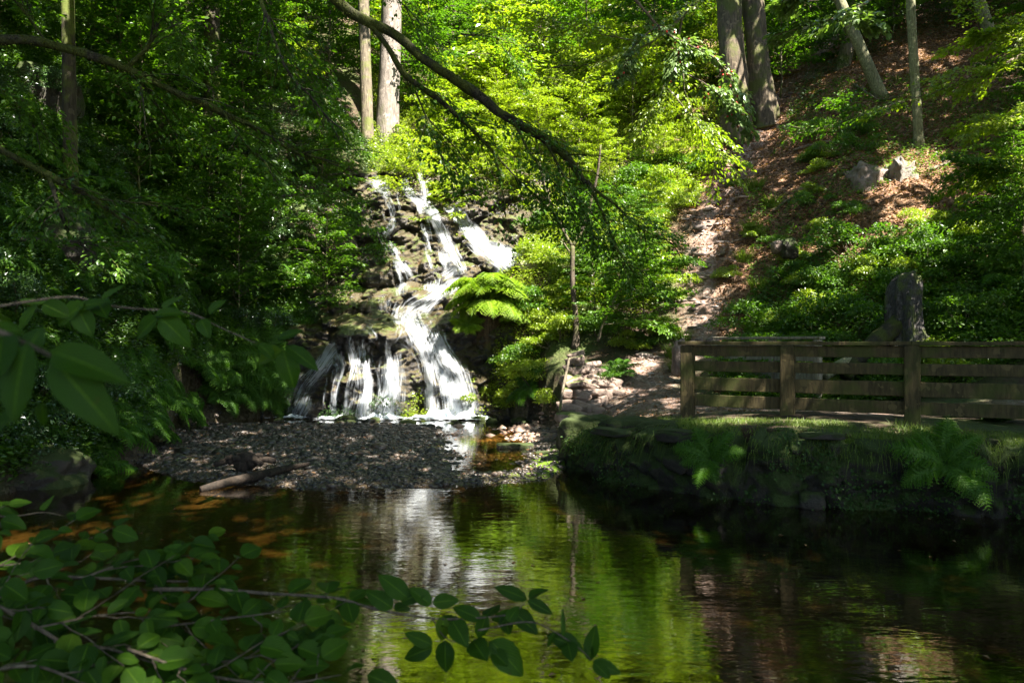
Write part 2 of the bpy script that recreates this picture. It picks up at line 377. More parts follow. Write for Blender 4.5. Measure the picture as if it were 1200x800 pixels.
me = mesh('ground', V, [grid_faces(*sh)[:, ::-1]], [terrain_material()], attrs={'litter': litter.ravel(), 'path': pathm.ravel(), 'bed': gravel.ravel(), 'silt': (np.clip((-.10 - ZT) / .2, 0, 1) * (1 - 1.0 * np.clip((-.6 - GX) / 1.5, 0, 1) * np.clip((GY - 6) / 1.5, 0, 1))).ravel(), 'algae': np.clip(algae * 1.6 + n2 * .4 * (algae > .1), 0, 1).ravel()})
me.flip_normals() if me.polygons[0].normal.z < 0 else None
kind(link('ground', me), 'structure')

# ------------------------------------------------------------------ waterfall cliff: Y as a function of (X, Z)
cx = np.arange(-6.6, 1.2, .028); cz = np.arange(-.4, 7.9, .028); CX, CZ = np.meshgrid(cx, cz, indexing='ij')
prof = np.interp(CZ, [-.4, 0, 1.1, 2.1, 2.35, 2.6, 3.2, 3.45, 4.4, 5.4, 6.4, 7.2, 7.9], [19.55, 19.6, 19.8, 20.15, 20.55, 21.1, 21.6, 22.15, 22.85, 23.7, 24.5, 25.3, 27.2])
q = np.stack([CX.ravel() * 1.0, CZ.ravel() * 1.0, CZ.ravel() * 0 + 3.3], 1)
warp = np.stack([fbm(q * 1.3, 3, 31), fbm(q * 1.3, 3, 32), 0 * q[:, 0]], 1) * .35
f1, f2, fv = worley((q + warp) * [1.15, 2.0, 1], 40)
g1, g2_, gv = worley((q + warp * .6) * [3.4, 4.6, 1], 50)
disp = (-(fv - .5) * .75 + (f2 - f1 < .05) * .06 - (gv - .5) * .22 + np.clip(.10 - (g2_ - g1), 0, 1) * .3 - fbm(q * [4, 8, 1], 5, 60, .6) * .24 - fbm(q * [1.6, 2.6, 1], 3, 62) * .3).reshape(CX.shape)
dome = -.55 * np.exp(-((CX + 4.0) / .9) ** 2 - ((CZ - 1.4) / 1.2) ** 2) - .35 * np.exp(-((CX + 2.9) / .45) ** 2 - ((CZ - 1.9) / .7) ** 2) + .35 * np.exp(-((CX + 2.35) / .28) ** 2) * (CZ < 3)
bld = np.zeros(CX.shape)
for (bqx, bqy, rr, dd) in [(420, 388, .62, .55), (455, 392, .45, .45), (480, 392, .3, .3), (465, 312, .45, .4), (507, 237, .3, .28), (528, 375, .4, .5), (452, 268, .5, .3), (405, 378, .35, .4), (515, 262, .35, .3), (575, 225, .6, .3), (440, 322, .4, .35)]:
    yy = 20.6 if bqy > 350 else (22 if bqy > 300 else 24); c = W(bqx, bqy, yy); r2 = ((CX - c[0]) / rr) ** 2 + ((CZ - c[2]) / (rr * .75)) ** 2
    bld = np.maximum(bld, dd * np.sqrt(np.clip(1 - r2, 0, 1)))
_rb = np.random.default_rng(77)
for k in range(70):
    bx_, bz_ = _rb.uniform(-5.6, .3), _rb.uniform(.2, 7); rr = _rb.uniform(.14, .42); r2 = ((CX - bx_) / rr) ** 2 + ((CZ - bz_) / (rr * _rb.uniform(.6, .9))) ** 2
    bld = np.maximum(bld, rr * .75 * np.sqrt(np.clip(1 - r2, 0, 1)))
CY = prof + disp * .7 + dome - bld + .25 * np.clip((-5.2 - CX) / 1.0, 0, 1) - .25 * (fbm(np.stack([CX.ravel() * .5, CZ.ravel() * .5, CX.ravel() * 0], 1), 2, 77).reshape(CX.shape))
def cliff_y(x, z):
    i = np.clip((np.asarray(x) - cx[0]) / .028, 0, len(cx) - 1.001); j = np.clip((np.asarray(z) - cz[0]) / .028, 0, len(cz) - 1.001); a = i.astype(int); b = j.astype(int); u = i - a; v = j - b
    return (CY[a, b] * (1 - u) + CY[a + 1, b] * u) * (1 - v) + (CY[a, b + 1] * (1 - u) + CY[a + 1, b + 1] * u) * v
def on_cliff(px, py):
    Ys = np.arange(18.5, 27, .02); P = np.array([W(px, py, y) for y in Ys]); d = cliff_y(P[:, 0], P[:, 2]) - Ys
    k = np.argmax(d < 0) if (d < 0).any() else len(Ys) - 1
    return P[k]

def cliff_material():
    m, nt, out = M('wet_mossy_rock'); n = N_(nt)
    geo = n('ShaderNodeNewGeometry'); ob = geo.outputs['Position']
    a = n.noise(ob, 1.6, 6, .65); s = n.noise(ob, 14, 5, .7); f = n.noise(ob, 55, 3, .7)
    c = n.ramp(s, [(.3, (.010, .008, .007)), (.55, (.032, .026, .022)), (.8, (.085, .07, .058))])
    nz = n('ShaderNodeSeparateXYZ', {0: geo.outputs['Normal']}).outputs[2]
    mk = n.math('ADD', n.math('MULTIPLY', nz, .22), a)
    bm = n.mix(f, (.020, .014, .004), (.075, .052, .010))
    c = n.mix(n.ramp(mk, [(.48, (0, 0, 0)), (.60, (1, 1, 1))]), c, bm)
    gm = n.mix(f, (.02, .03, .004), (.09, .11, .014))
    c = n.mix(n.ramp(n.math('ADD', n.math('MULTIPLY', nz, .25), n.noise(ob, 3.1, 5, .6)), [(.66, (0, 0, 0)), (.76, (1, 1, 1))]), c, gm)
    c = n.mix(n.ramp(n.noise(ob, 2.3, 3), [(.62, (0, 0, 0)), (.72, (.5, .5, .5))]), c, (.11, .05, .02))
    b = n('ShaderNodeBump', {'Height': n.math('ADD', s, n.math('MULTIPLY', f, .4)), 'Strength': 1.0, 'Distance': .05})
    rg = n.ramp(a, [(.35, (.22,) * 3), (.6, (.6,) * 3)])
    p = n('ShaderNodeBsdfPrincipled', {'Base Color': c, 'Roughness': rg, 'Specular IOR Level': .55, 'Normal': b.outputs[0]})
    nt.links.new(p.outputs[0], out.inputs[0]); return m
V = np.stack([CX, CY, CZ], -1).reshape(-1, 3)
me = mesh('cliff', V, [grid_faces(*CX.shape)], [cliff_material()])
kind(link('cliff', me), 'structure')

# ------------------------------------------------------------------ falling water
def fall_material():
    m, nt, out = M('white_falling_water'); n = N_(nt)
    uv = n('ShaderNodeUVMap').outputs[0]; sp = n('ShaderNodeSeparateXYZ', {0: uv})
    d = n('ShaderNodeAttribute', attribute_name='dens').outputs['Fac']
    st = n.noise(n.mapping(uv, (30, .8, 1)), 1.0, 4, .6); st2 = n.noise(n.mapping(uv, (95, 2.2, 1)), 1.0, 3, .6)
    lump = n.noise(n.mapping(uv, (7, 1.8, 1)), 1.0, 3, .6)
    v = n.math('ADD', n.math('MULTIPLY', st, .55), n.math('ADD', n.math('MULTIPLY', st2, .3), n.math('MULTIPLY', lump, .35)))
    a = n.math('ADD', n.math('MULTIPLY', n.math('SUBTRACT', v, .6), 6.5), n.math('MULTIPLY', n.math('SUBTRACT', d, .42), 2.2), True)
    a = n.math('MULTIPLY', n.math('POWER', a, 1.4), .42)
    dif = n('ShaderNodeBsdfPrincipled', {'Base Color': (.86, .90, .95, 1), 'Roughness': .25, 'Specular IOR Level': .5,
             'Normal': n('ShaderNodeBump', {'Height': v, 'Strength': .6, 'Distance': .04}).outputs[0]})
    tl = n('ShaderNodeBsdfTranslucent', {'Color': (.86, .9, .95, 1)})
    w = n('ShaderNodeMixShader', {0: .4, 1: dif.outputs[0], 2: tl.outputs[0]})
    t = n('ShaderNodeBsdfTransparent')
    mx = n('ShaderNodeMixShader', {0: a, 1: t.outputs[0], 2: w.outputs[0]})
    nt.links.new(mx.outputs[0], out.inputs[0]); return m
WFM = fall_material()
base = W(500, 488, 19.6)
wf = thing('waterfall', 'white waterfall tumbling in several strands down a dark mossy rock face', 'waterfall', (base[0], base[1], 0))
FALLS = []
def cascade(pts, dens=1.0, off=.05, both=True, seed=0):
    """pts: (px, py, width in px) down the rock face"""
    P = np.array([[*on_cliff(px, py), w / F * on_cliff(px, py)[1]] for px, py, w in pts]); P = resample(P, .07)
    nv = 11; n = len(P); T = nrm(np.gradient(P[:, :3], axis=0)); S = nrm(np.cross(T, [0, -1, .3])); S = np.where(S[:, :1] < 0, -S, S)
    u = np.linspace(-.5, .5, nv); wob = 1.35 + .3 * fbm(np.stack([np.arange(n) * .22, np.full(n, seed * 3.1), np.zeros(n)], 1), 2, seed)
    Q = P[:, None, :3] + S[:, None] * (u[None, :, None] * (P[:, 3] * wob)[:, None, None])
    y = cliff_y(Q[..., 0], Q[..., 2])
    ys = y.copy()
    for k in range(1, 5):                       # water leaps clear of the hollows
        ys[k:] = np.minimum(ys[k:], y[:-k] + .015 * k); ys[:-k] = np.minimum(ys[:-k], y[k:] + .03 * k)
    yy = ys.copy()
    for _ in range(2): yy[:, 1:-1] = (yy[:, :-2] + 2 * yy[:, 1:-1] + yy[:, 2:]) / 4; yy[1:-1] = (yy[:-2] + 2 * yy[1:-1] + yy[2:]) / 4
    Q[..., 1] = np.minimum(yy, y + .0) - off - .05 * np.cos(u * np.pi)[None]
    Q[..., 1] -= .03 * (fbm(np.stack([Q[..., 0].ravel() * 14, Q[..., 2].ravel() * 2.5, np.full(Q[..., 0].size, seed)], 1), 2, seed).reshape(n, nv))
    Q[..., 2] = np.maximum(Q[..., 2], .005)
    L = np.concatenate([[0], np.cumsum(np.linalg.norm(np.diff(P[:, :3], axis=0), axis=1))])
    UV = np.stack([u[None] * P[:, 3:4] + seed * 3.7, np.repeat(L[:, None], nv, 1)], -1)
    edge = (1 - (np.abs(u) * 2) ** 2)[None] * np.clip(np.minimum(L * 2.2, (L[-1] - L) * 3 + .6), 0, 1)[:, None]
    D = dens * (.15 + .85 * edge)
    me = mesh('cascade', Q.reshape(-1, 3) - [base[0], base[1], 0], [grid_faces(n, nv)], [WFM], uv=UV.reshape(-1, 2), attrs={'dens': D.ravel()})
    link('cascade', me, wf); FALLS.append((P[-1, :3], P[-1, 3]))
C = cascade
C([(468, 206, 9), (480, 226, 13), (500, 242, 17), (512, 262, 15), (524, 286, 16), (536, 312, 19), (541, 322, 20)], .88, seed=1)
C([(490, 200, 8), (498, 222, 10), (500, 238, 12)], .8, seed=2)
C([(521, 240, 14), (540, 257, 17), (562, 284, 24), (582, 300, 34), (600, 314, 46)], .98, seed=3)
C([(429, 209, 18), (446, 218, 20), (457, 236, 9), (461, 262, 9), (454, 282, 10)], .85, seed=4)
C([(455, 282, 10), (466, 300, 9), (478, 320, 14), (482, 330, 16)], .62, seed=5)
C([(497, 248, 7), (503, 268, 7), (505, 284, 6)], .6, seed=6)
C([(516, 322, 34), (515, 334, 38), (510, 342, 36)], .7, seed=7)
C([(535, 330, 16), (518, 341, 20), (500, 352, 20), (484, 362, 22), (472, 374, 18)], .75, seed=8)
C([(522, 336, 14), (510, 350, 16), (496, 366, 20)], .7, seed=28)
C([(473, 329, 18), (474, 338, 19), (473, 347, 20)], .85, seed=9)
C([(468, 345, 26), (455, 352, 22), (452, 366, 14)], .6, seed=10)
C([(486, 364, 22), (492, 378, 26), (500, 394, 36), (508, 415, 38), (514, 440, 44), (519, 465, 50), (522, 489, 56)], .74, seed=11)
C([(506, 384, 22), (518, 410, 26), (530, 436, 30), (540, 462, 34), (546, 489, 36)], .95, seed=12)
C([(492, 388, 12), (498, 412, 12), (503, 440, 14), (505, 465, 16), (506, 489, 20)], .95, seed=13)
C([(402, 398, 12), (390, 412, 18), (374, 434, 22), (358, 456, 28), (348, 474, 38), (344, 489, 46)], .85, seed=14)
C([(420, 386, 8), (414, 404, 9), (418, 430, 10), (411, 456, 10), (407, 489, 15)], .8, seed=15)
C([(420, 392, 12), (424, 420, 12), (426, 450, 12), (422, 489, 14)], .65, seed=25)
C([(392, 408, 12), (398, 430, 14), (394, 455, 14), (392, 489, 14)], .65, seed=26)
C([(436, 412, 7), (435, 440, 7), (433, 489, 12)], .95, seed=16)
C([(457, 410, 18), (459, 428, 18), (456, 448, 17), (450, 468, 18), (447, 489, 24)], .92, seed=17)
C([(462, 412, 12), (464, 440, 11), (462, 489, 15)], .85, seed=18)
C([(418, 388, 14), (432, 384, 20), (440, 396, 8), (426, 410, 6)], .5, seed=19)
C([(468, 372, 10), (470, 388, 8), (462, 402, 12)], .55, seed=20)
C([(494, 376, 12), (488, 386, 20), (484, 392, 26)], .55, seed=21)
C([(548, 330, 26), (534, 336, 20), (522, 345, 16)], .7, seed=22)
C([(388, 420, 7), (384, 445, 8), (380, 489, 8)], .5, seed=23)
C([(474, 430, 6), (476, 460, 6), (475, 489, 8)], .5, seed=24)

r_ = np.random.default_rng(5)
for k in range(13):                            # fine separate threads over the lower rock
    x = r_.uniform(388, 486); y0 = 396 + r_.uniform(-6, 16); C([(x + r_.uniform(-2, 2), y0, 8), (x + r_.uniform(-6, 6), (y0 + 440) / 2, r_.uniform(5, 9)), (x + r_.uniform(-3, 3), (y0 + 489) / 2, r_.uniform(4, 8)), (x + r_.uniform(-8, 5), 489, r_.uniform(7, 12))], r_.uniform(.5, .85), seed=40 + k)
for k in range(12):                            # and over the upper rock
    x = r_.uniform(440, 535); y0 = r_.uniform(225, 290); l = r_.uniform(22, 50); C([(x, y0, 4), (x + l * .15, y0 + l * .5, r_.uniform(4, 7)), (x + l * .3, y0 + l, r_.uniform(4, 8))], r_.uniform(.5, .85), seed=60 + k)
C([(500, 392, 10), (512, 420, 12), (526, 455, 14), (535, 489, 18)], .9, seed=80); C([(488, 360, 12), (480, 372, 14), (487, 386, 16), (494, 400, 18)], .85, seed=81)
C([(541, 318, 22), (534, 326, 30), (524, 333, 34)], .85, seed=82); C([(475, 352, 14), (466, 366, 12), (470, 380, 10)], .7, seed=83)
# foam where the strands land
def foam_material():
    m, nt, out = M('foam'); n = N_(nt)
    ob = n('ShaderNodeNewGeometry').outputs['Position']; d = n('ShaderNodeAttribute', attribute_name='dens').outputs['Fac']
    a = n.math('MULTIPLY', n.math('SUBTRACT', n.math('ADD', n.noise(n.mapping(ob, (6, 9, 6)), 1.0, 5, .7), n.math('MULTIPLY', d, .7)), .72), 4.0, True)
    p = n('ShaderNodeBsdfPrincipled', {'Base Color': (.85, .9, .95, 1), 'Roughness': .5})
    mx = n('ShaderNodeMixShader', {0: a, 1: n('ShaderNodeBsdfTransparent').outputs[0], 2: p.outputs[0]}); nt.links.new(mx.outputs[0], out.inputs[0]); return m
fx = np.arange(-6.2, .3, .05); fy = np.arange(18.3, 19.7, .05); FX, FY = np.meshgrid(fx, fy, indexing='ij')
dd = np.zeros(FX.shape)
for e, w in FALLS:
    if e[2] < .3: dd = np.maximum(dd, np.exp(-((FX - e[0]) / (w * .75 + .14)) ** 2 - ((FY - (e[1] - .16)) / .34) ** 2) * (1.15 if w > .3 else .85))
dd = dd * (.8 + .5 * vnoise(np.stack([FX.ravel() * 5, FY.ravel() * 7, 0 * FX.ravel()], 1), 3).reshape(FX.shape))
FZ = .008 + .13 * dd ** 2 * (1 + .5 * fbm(np.stack([FX.ravel() * 9, FY.ravel() * 9, 0 * FX.ravel()], 1), 2, 8).reshape(FX.shape))
me = mesh('foam', np.stack([FX, FY, FZ], -1).reshape(-1, 3) - [base[0], base[1], 0], [grid_faces(*FX.shape)], [foam_material()], attrs={'dens': dd.ravel()})
link('foam', me, wf)

# ------------------------------------------------------------------ pool and stream water
def water_material():
    m, nt, out = M('amber_stream_water'); n = N_(nt)
    ob = n('ShaderNodeNewGeometry').outputs['Position']
    a = n.noise(n.mapping(ob, (2.6, 7.5, 1)), 1.0, 3, .55, dist=.4); b_ = n.noise(n.mapping(ob, (9, 26, 1)), 1.0, 2, .5); c_ = n.noise(n.mapping(ob, (.6, 1.3, 1)), 1.0, 2)
    h = n.math('ADD', n.math('MULTIPLY', a, n.math('ADD', n.math('MULTIPLY', c_, 1.4), .1)), n.math('MULTIPLY', b_, .16))
    b = n('ShaderNodeBump', {'Height': h, 'Strength': .5, 'Distance': .0055})
    fr = n('ShaderNodeFresnel', {'IOR': 3.0, 'Normal': b.outputs[0]})
    g = n('ShaderNodeBsdfGlossy', {'Color': (1, 1, 1, 1), 'Roughness': .015, 'Normal': b.outputs[0]})
    t = n('ShaderNodeBsdfTransparent', {'Color': (.50, .40, .20, 1)})
    bf = n('ShaderNodeNewGeometry').outputs['Backfacing']; fa = n.math('MULTIPLY', fr.outputs[0], n.math('SUBTRACT', 1.0, bf))
    mx = n('ShaderNodeMixShader', {0: fa, 1: t.outputs[0], 2: g.outputs[0]}); nt.links.new(mx.outputs[0], out.inputs[0]); return m
wx = np.linspace(-9, 15, 40); wy = np.linspace(-.5, 20.3, 40); WX, WY = np.meshgrid(wx, wy, indexing='ij')
kind(link('water', mesh('water', np.stack([WX, WY, 0 * WX], -1).reshape(-1, 3), [grid_faces(40, 40)], [water_material()])), 'structure')
# ------------------------------------------------------------------ plant materials
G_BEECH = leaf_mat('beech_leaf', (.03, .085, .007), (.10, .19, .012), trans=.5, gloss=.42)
G_BRIGHT = leaf_mat('sunlit_leaf', (.11, .18, .010), (.26, .31, .024), trans=.5, gloss=.36, spec=.7)  # leaf green lifted so this foliage reads as sunlit
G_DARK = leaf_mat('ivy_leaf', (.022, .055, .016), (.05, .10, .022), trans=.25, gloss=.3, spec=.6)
G_FERN = leaf_mat('fern_leaf', (.04, .11, .012), (.09, .19, .018), trans=.45, gloss=.5, spec=.3)
G_SUNFERN = leaf_mat('pale_fern_leaf', (.13, .22, .015), (.24, .32, .03), trans=.5, gloss=.5, spec=.3)
G_GRASS = leaf_mat('grass_blade', (.06, .12, .016), (.15, .19, .035), trans=.45, gloss=.5, spec=.3)
G_PALE = leaf_mat('grey_green_leaf', (.09, .15, .045), (.16, .23, .07), trans=.35, gloss=.35, spec=.6)
BROWN = leaf_mat('fallen_leaf', (.09, .04, .018), (.34, .19, .10), trans=.2, gloss=.6, spec=.3, tcol=1.2)
BARK_DARK = bark_mat('dark_mossy_bark', (.018, .014, .010), (.06, .048, .034), moss=.55)
BARK_GREY = bark_mat('grey_bark', (.085, .07, .058), (.22, .185, .155), moss=.2)
BARK_MID = bark_mat('brown_mossy_bark', (.045, .034, .022), (.16, .13, .09), moss=.45, mosscol=(.07, .085, .014))
BARK_MOSS = bark_mat('mossy_bark', (.012, .010, .006), (.035, .03, .018), moss=.7, mosscol=(.03, .036, .005), scale=2)
BARK_LIMB = bark_mat('limb_bark', (.012, .010, .006), (.035, .03, .018), moss=.8, mosscol=(.035, .042, .006), scale=2)
BARK_YEL = bark_mat('lichen_bark', (.07, .065, .035), (.24, .23, .13), moss=.2, mosscol=(.10, .11, .02), scale=2)
TWIG = bark_mat('twig_bark', (.06, .045, .03), (.17, .13, .09), moss=0, scale=3)

def twigs(mb, base, tip, r, n=6, sides=4, sag=0.0, curl=.08):
    t = np.linspace(0, 1, n)[:, None]; P = base * (1 - t) + tip * t; L = np.linalg.norm(tip - base)
    P[:, 2] += (sag * 4 * t * (1 - t))[:, 0] * L; P[1:-1] += R.normal(0, curl * L / n, (n - 2, 3))
    mb.add(*tube(P, np.linspace(r, r * .25, n), sides, cap=False)); return P

def spray_leaves(P, n, wid, L, up=(0, 0, 1), jit=.35, droop=.12, t0=.1, rng=R):
    """leaves lying in a flat fan along the polyline P, as beech carries them"""
    k = len(P) - 1; t = rng.uniform(t0, 1, n); i = np.minimum((t * k).astype(int), k - 1); f = (t * k - i)[:, None]
    p = P[i] * (1 - f) + P[i + 1] * f; d = nrm(P[i + 1] - P[i]); up = np.array(up, float)
    s = nrm(np.cross(d, up)); sg = rng.normal(0, .42, n)[:, None]; w = wid * (1.05 - .8 * t[:, None] ** 1.5)
    lay = rng.normal(0, .03, n)[:, None]
    Q = p + s * sg * w + d * np.abs(sg) * w * .5 + up * (lay - droop * sg ** 2 * w)
    Dd = d * .8 + s * np.sign(sg) * rng.uniform(.2, 1.1, (n, 1)) + rng.normal(0, .25, (n, 3)); Dd[:, 2] -= rng.uniform(.05, .45, n)
    return Q, Dd, up + rng.normal(0, jit, (n, 3)), L * rng.uniform(.6, 1.15, n)

def proto_spray(h, rad, nb, nl, L, seed, leafm, barkm, z0=.12, rise=.35, stem=.035, tpl=LEAF4, lean=0.0):
    """young tree or tall shrub with layered leafy boughs -> (stem mesh, foliage mesh)"""
    r = np.random.default_rng(seed); global R; R, keep = r, R
    wood = MB(); n = 9; t = np.linspace(0, 1, n); tr = np.stack([np.cumsum(r.normal(0, .05 * h / n, n)) + lean * t, np.cumsum(r.normal(0, .05 * h / n, n)), t * h], 1); tr -= tr[0]
    wood.add(*tube(tr, np.linspace(stem, stem * .25, n), 7, .15, seed, freq=8))
    LV = []
    for b in range(nb):
        f = z0 + (1 - z0) * (b + r.uniform(0, 1)) / nb; z = f * h; bp = np.array([np.interp(z, tr[:, 2], tr[:, 0]), np.interp(z, tr[:, 2], tr[:, 1]), z])
        a = b * 2.4 + r.uniform(-.5, .5); ln = rad * (1.0 - .55 * f ** 1.6) * r.uniform(.6, 1.1)
        tip = bp + np.array([math.cos(a) * ln, math.sin(a) * ln, ln * rise * r.uniform(.3, 1.3)])
        P = twigs(wood, bp, tip, stem * .35, 7, 4, sag=.10); LV.append(spray_leaves(P, int(nl / nb * (.5 + ln / rad)), ln * .42, L, rng=r))
        for q in range(2):
            i = r.integers(2, 5); e = P[i] + (P[-1] - P[0]) * .35 + np.array([r.normal(0, .25), r.normal(0, .25), r.normal(0, .08)]) * ln
            twigs(wood, P[i], e, stem * .15, 4, 3)
    A = [np.concatenate(x) for x in zip(*LV)]
    R = keep
    V, Fs = leaves(*A, wr=.62, tpl=tpl)
    return wood.mesh('stem', [barkm]), mesh('foliage', V, Fs, [leafm], smooth=False)

def proto_bush(rad, h, nl, L, seed, leafm, barkm, tpl=LEAF4, lumps=9, wr=.6, droop=.3):
    r = np.random.default_rng(seed); wood = MB(); LV = []
    c = np.stack([r.normal(0, .42, lumps) * rad, r.normal(0, .42, lumps) * rad, r.uniform(.25, .85, lumps) * h], 1); s = r.uniform(.35, .6, lumps) * rad
    for k in range(lumps):
        m = nl // lumps; d = nrm(r.normal(0, 1, (m, 3))); d[:, 2] = np.abs(d[:, 2]) * .9 - .25; rr = s[k] * r.uniform(.25, 1.05, m) ** .6
        p = c[k] + d * rr[:, None] * [1, 1, .75]; p[:, 2] = np.abs(p[:, 2])
        D = d + r.normal(0, .7, (m, 3)); D[:, 2] -= droop
        LV.append((p, D, d * .6 + [0, 0, .9] + r.normal(0, .4, (m, 3)), L * r.uniform(.55, 1.2, m)))
        t = np.linspace(0, 1, 6)[:, None]; P = np.array([0, 0, -.1]) * (1 - t) + c[k] * t; P[1:-1] += r.normal(0, .04 * rad, (4, 3)); wood.add(*tube(P, np.linspace(.012, .004, 6), 4, cap=False))
    A = [np.concatenate(x) for x in zip(*LV)]
    V, Fs = leaves(*A, wr=wr, tpl=tpl)
    return wood.mesh('stem', [barkm]), mesh('foliage', V, Fs, [leafm], smooth=False)

def frond_geo(P, L, r, mbv, fine=True):
    """one fern frond along the polyline P (n,3): rows of toothed pinnae on both sides"""
    n = 18; t = np.linspace(.10, .985, n); k = len(P) - 1; x = t * k; i = np.minimum(x.astype(int), k - 1); f = (x - i)[:, None]
    p = P[i] * (1 - f) + P[i + 1] * f; d = nrm(P[i + 1] - P[i]); side = nrm(np.cross(d, [0, 0, 1.0])); up = np.cross(side, d)
    prof = np.clip(np.sin(np.pi * np.clip(t * .92 + .10, 0, 1)) ** .8, .04, 1) * (1 - .35 * t)
    for sg in (-1, 1):
        D = nrm(side * sg + d * (.30 + .35 * t[:, None]) - up * .18 + r.normal(0, .06, (n, 3))); ln = L * .29 * prof * r.uniform(.88, 1.1, n)
        if fine:
            m = 5; tt = np.linspace(.08, .92, m)
            b = (p[:, None] + D[:, None] * (ln[:, None] * tt)[..., None]).reshape(-1, 3); b[:, 2] -= (ln[:, None] * tt ** 2 * .18).reshape(-1)
            dd = np.repeat(D, m, 0); nn = np.repeat(up, m, 0); lw = np.repeat(ln, m) * np.tile(.19 * (1 - tt * .75) + .02, n)
            S = nrm(np.cross(nn, dd))
            for s2 in (-1, 1):
                mbv.append((b - dd * lw[:, None] * .1, S * s2 + dd * .45, nn + r.normal(0, .12, nn.shape), lw * 1.3, np.full(len(b), .85)))
            mbv.append((p, D - up * .05, up + r.normal(0, .1, up.shape), ln * 1.02, np.full(n, .15)))
        else:
            mbv.append((p, D, up + r.normal(0, .1, up.shape), ln, np.full(n, .22)))

def proto_fern(L, nf, seed, leafm, spread=1.0, droop=1.0, fine=True, arc=(0, 6.28), els=(.75, 1.25)):
    r = np.random.default_rng(seed); A = []; st = MB(); fr = []
    for q in range(nf):
        a = arc[0] + (arc[1] - arc[0]) * (q + r.uniform(-.3, .3)) / nf; l = L * r.uniform(.7, 1.1); el = r.uniform(*els); m = 11; t = np.linspace(0, 1, m)
        ang = el - (el + .35 * droop) * t ** 1.1; dx = np.cumsum(np.cos(ang)) * l / m * spread; dz = np.cumsum(np.sin(ang)) * l / m
        tw = a + .25 * r.normal() * t; P = np.stack([np.cos(tw) * dx, np.sin(tw) * dx, dz], 1); P = P - P[0]
        frond_geo(P, l, r, A, fine); st.add(*tube(P, np.linspace(.006, .0015, m) * L, 4, cap=False))
    X = [np.concatenate(x) for x in zip(*A)]; V, Fs = leaves(X[0], X[1], X[2], X[3], wr=X[4])
    return st.mesh('stem', [G_FERN]), mesh('frond', V, Fs, [leafm], smooth=False)

def proto_grass(n, h, rad, seed, leafm=None, hang=.5):
    r = np.random.default_rng(seed); a = r.uniform(0, 6.28, n); b = np.stack([np.cos(a) * rad * r.uniform(0, 1, n) ** .5, np.sin(a) * rad * r.uniform(0, 1, n) ** .5, 0 * a], 1)
    MBx = MB(); m = 6; t = np.linspace(0, 1, m); dirr = nrm(b * [1, 1, 0] + r.normal(0, .3 * rad + .01, (n, 3)) * [1, 1, 0]); l = h * r.uniform(.5, 1.15, n); w = .006 * r.uniform(.6, 1.2, n)
    k = r.uniform(.4, 1.0, n) * hang
    P = b[:, None] + dirr[:, None] * (l[:, None] * t ** 1.4 * (.25 + .75 * k[:, None]))[..., None] + np.array([0, 0, 1.0]) * (l[:, None] * (t - t ** 2.2 * k[:, None] * 1.25))[..., None]
    S = nrm(np.cross(dirr, [0, 0, 1.0]))[:, None] * (w[:, None] * (1 - t ** 2 * .95))[..., None]
    V = np.stack([P - S, P + S], 2).reshape(-1, 3); i = (np.arange(n) * m * 2)[:, None] + (np.arange(m - 1) * 2)[None]
    return mesh('blades', V, [np.stack([i, i + 1, i + 3, i + 2], -1).reshape(-1, 4)], [leafm or G_GRASS], smooth=False)

beech = [proto_spray(4.6, 2.1, 40, 6500, .125, 100 + k, G_BEECH, BARK_MID) for k in range(3)]
bright = [proto_spray(3.4, 1.9, 34, nl_, l_, 120 + k, G_BRIGHT, BARK_MID) for k, (nl_, l_) in enumerate([(7500, .095), (5000, .125), (3200, .165)])]
shrubs = [proto_bush(.8, .95, 2600, .085, 140 + k, G_BEECH, TWIG) for k in range(2)]
shrubs_b = [proto_bush(.75, .85, 2600, .08, 150 + k, G_BRIGHT, TWIG) for k in range(2)]
ivyb = [proto_bush(.7, .7, 3000, .055, 160 + k, G_DARK, TWIG) for k in range(2)]
ferns = [proto_fern(1.0, 9, 170 + k, G_FERN) for k in range(3)]
ferns_s = [proto_fern(.85, 20, 180, G_SUNFERN, spread=1.1, droop=1.3)]
grass = [proto_grass(240, .5, .16, 190 + k) for k in range(2)]

# ------------------------------------------------------------------ placing with labels that name the place
MARKS = [(520, 300, 'the waterfall'), (675, 340, 'the slim forked tree'), (880, 80, 'the twin trunk tree'), (1075, 90, 'the straight slim tree'), (835, 330, 'the steep rocky path'), (1062, 350, 'the grey stump'), (450, 70, 'the pale grey trunk'),
         (1000, 440, 'the wooden fence'), (250, 515, 'the gravel bar'), (700, 455, 'the tumbled stone wall'), (90, 240, 'the mossy bank'), (1020, 60, 'the leaning trunk'), (570, 360, 'the fern topped root pillar'), (330, 110, 'the long mossy limb')]
USED = {}
def where(px, py):
    best = min(MARKS, key=lambda m: (m[0] - px) ** 2 + (m[1] - py) ** 2); dx, dy = px - best[0], py - best[1]
    s = []
    if abs(dx) < 25 and abs(dy) < 25: return 'close against ' + best[2]
    far = 'far ' if math.hypot(dx, dy) > 110 else ''
    if abs(dy) > 25 and abs(dy) > abs(dx) * .5: s.append('above' if dy < 0 else 'below')
    if abs(dx) > 25 and abs(dx) > abs(dy) * .5: s.append('left of' if dx < 0 else 'right of')
    return (far.strip() + ' ' + ' and '.join(s) + ' ' + best[2]).replace('above and', 'above and').strip()

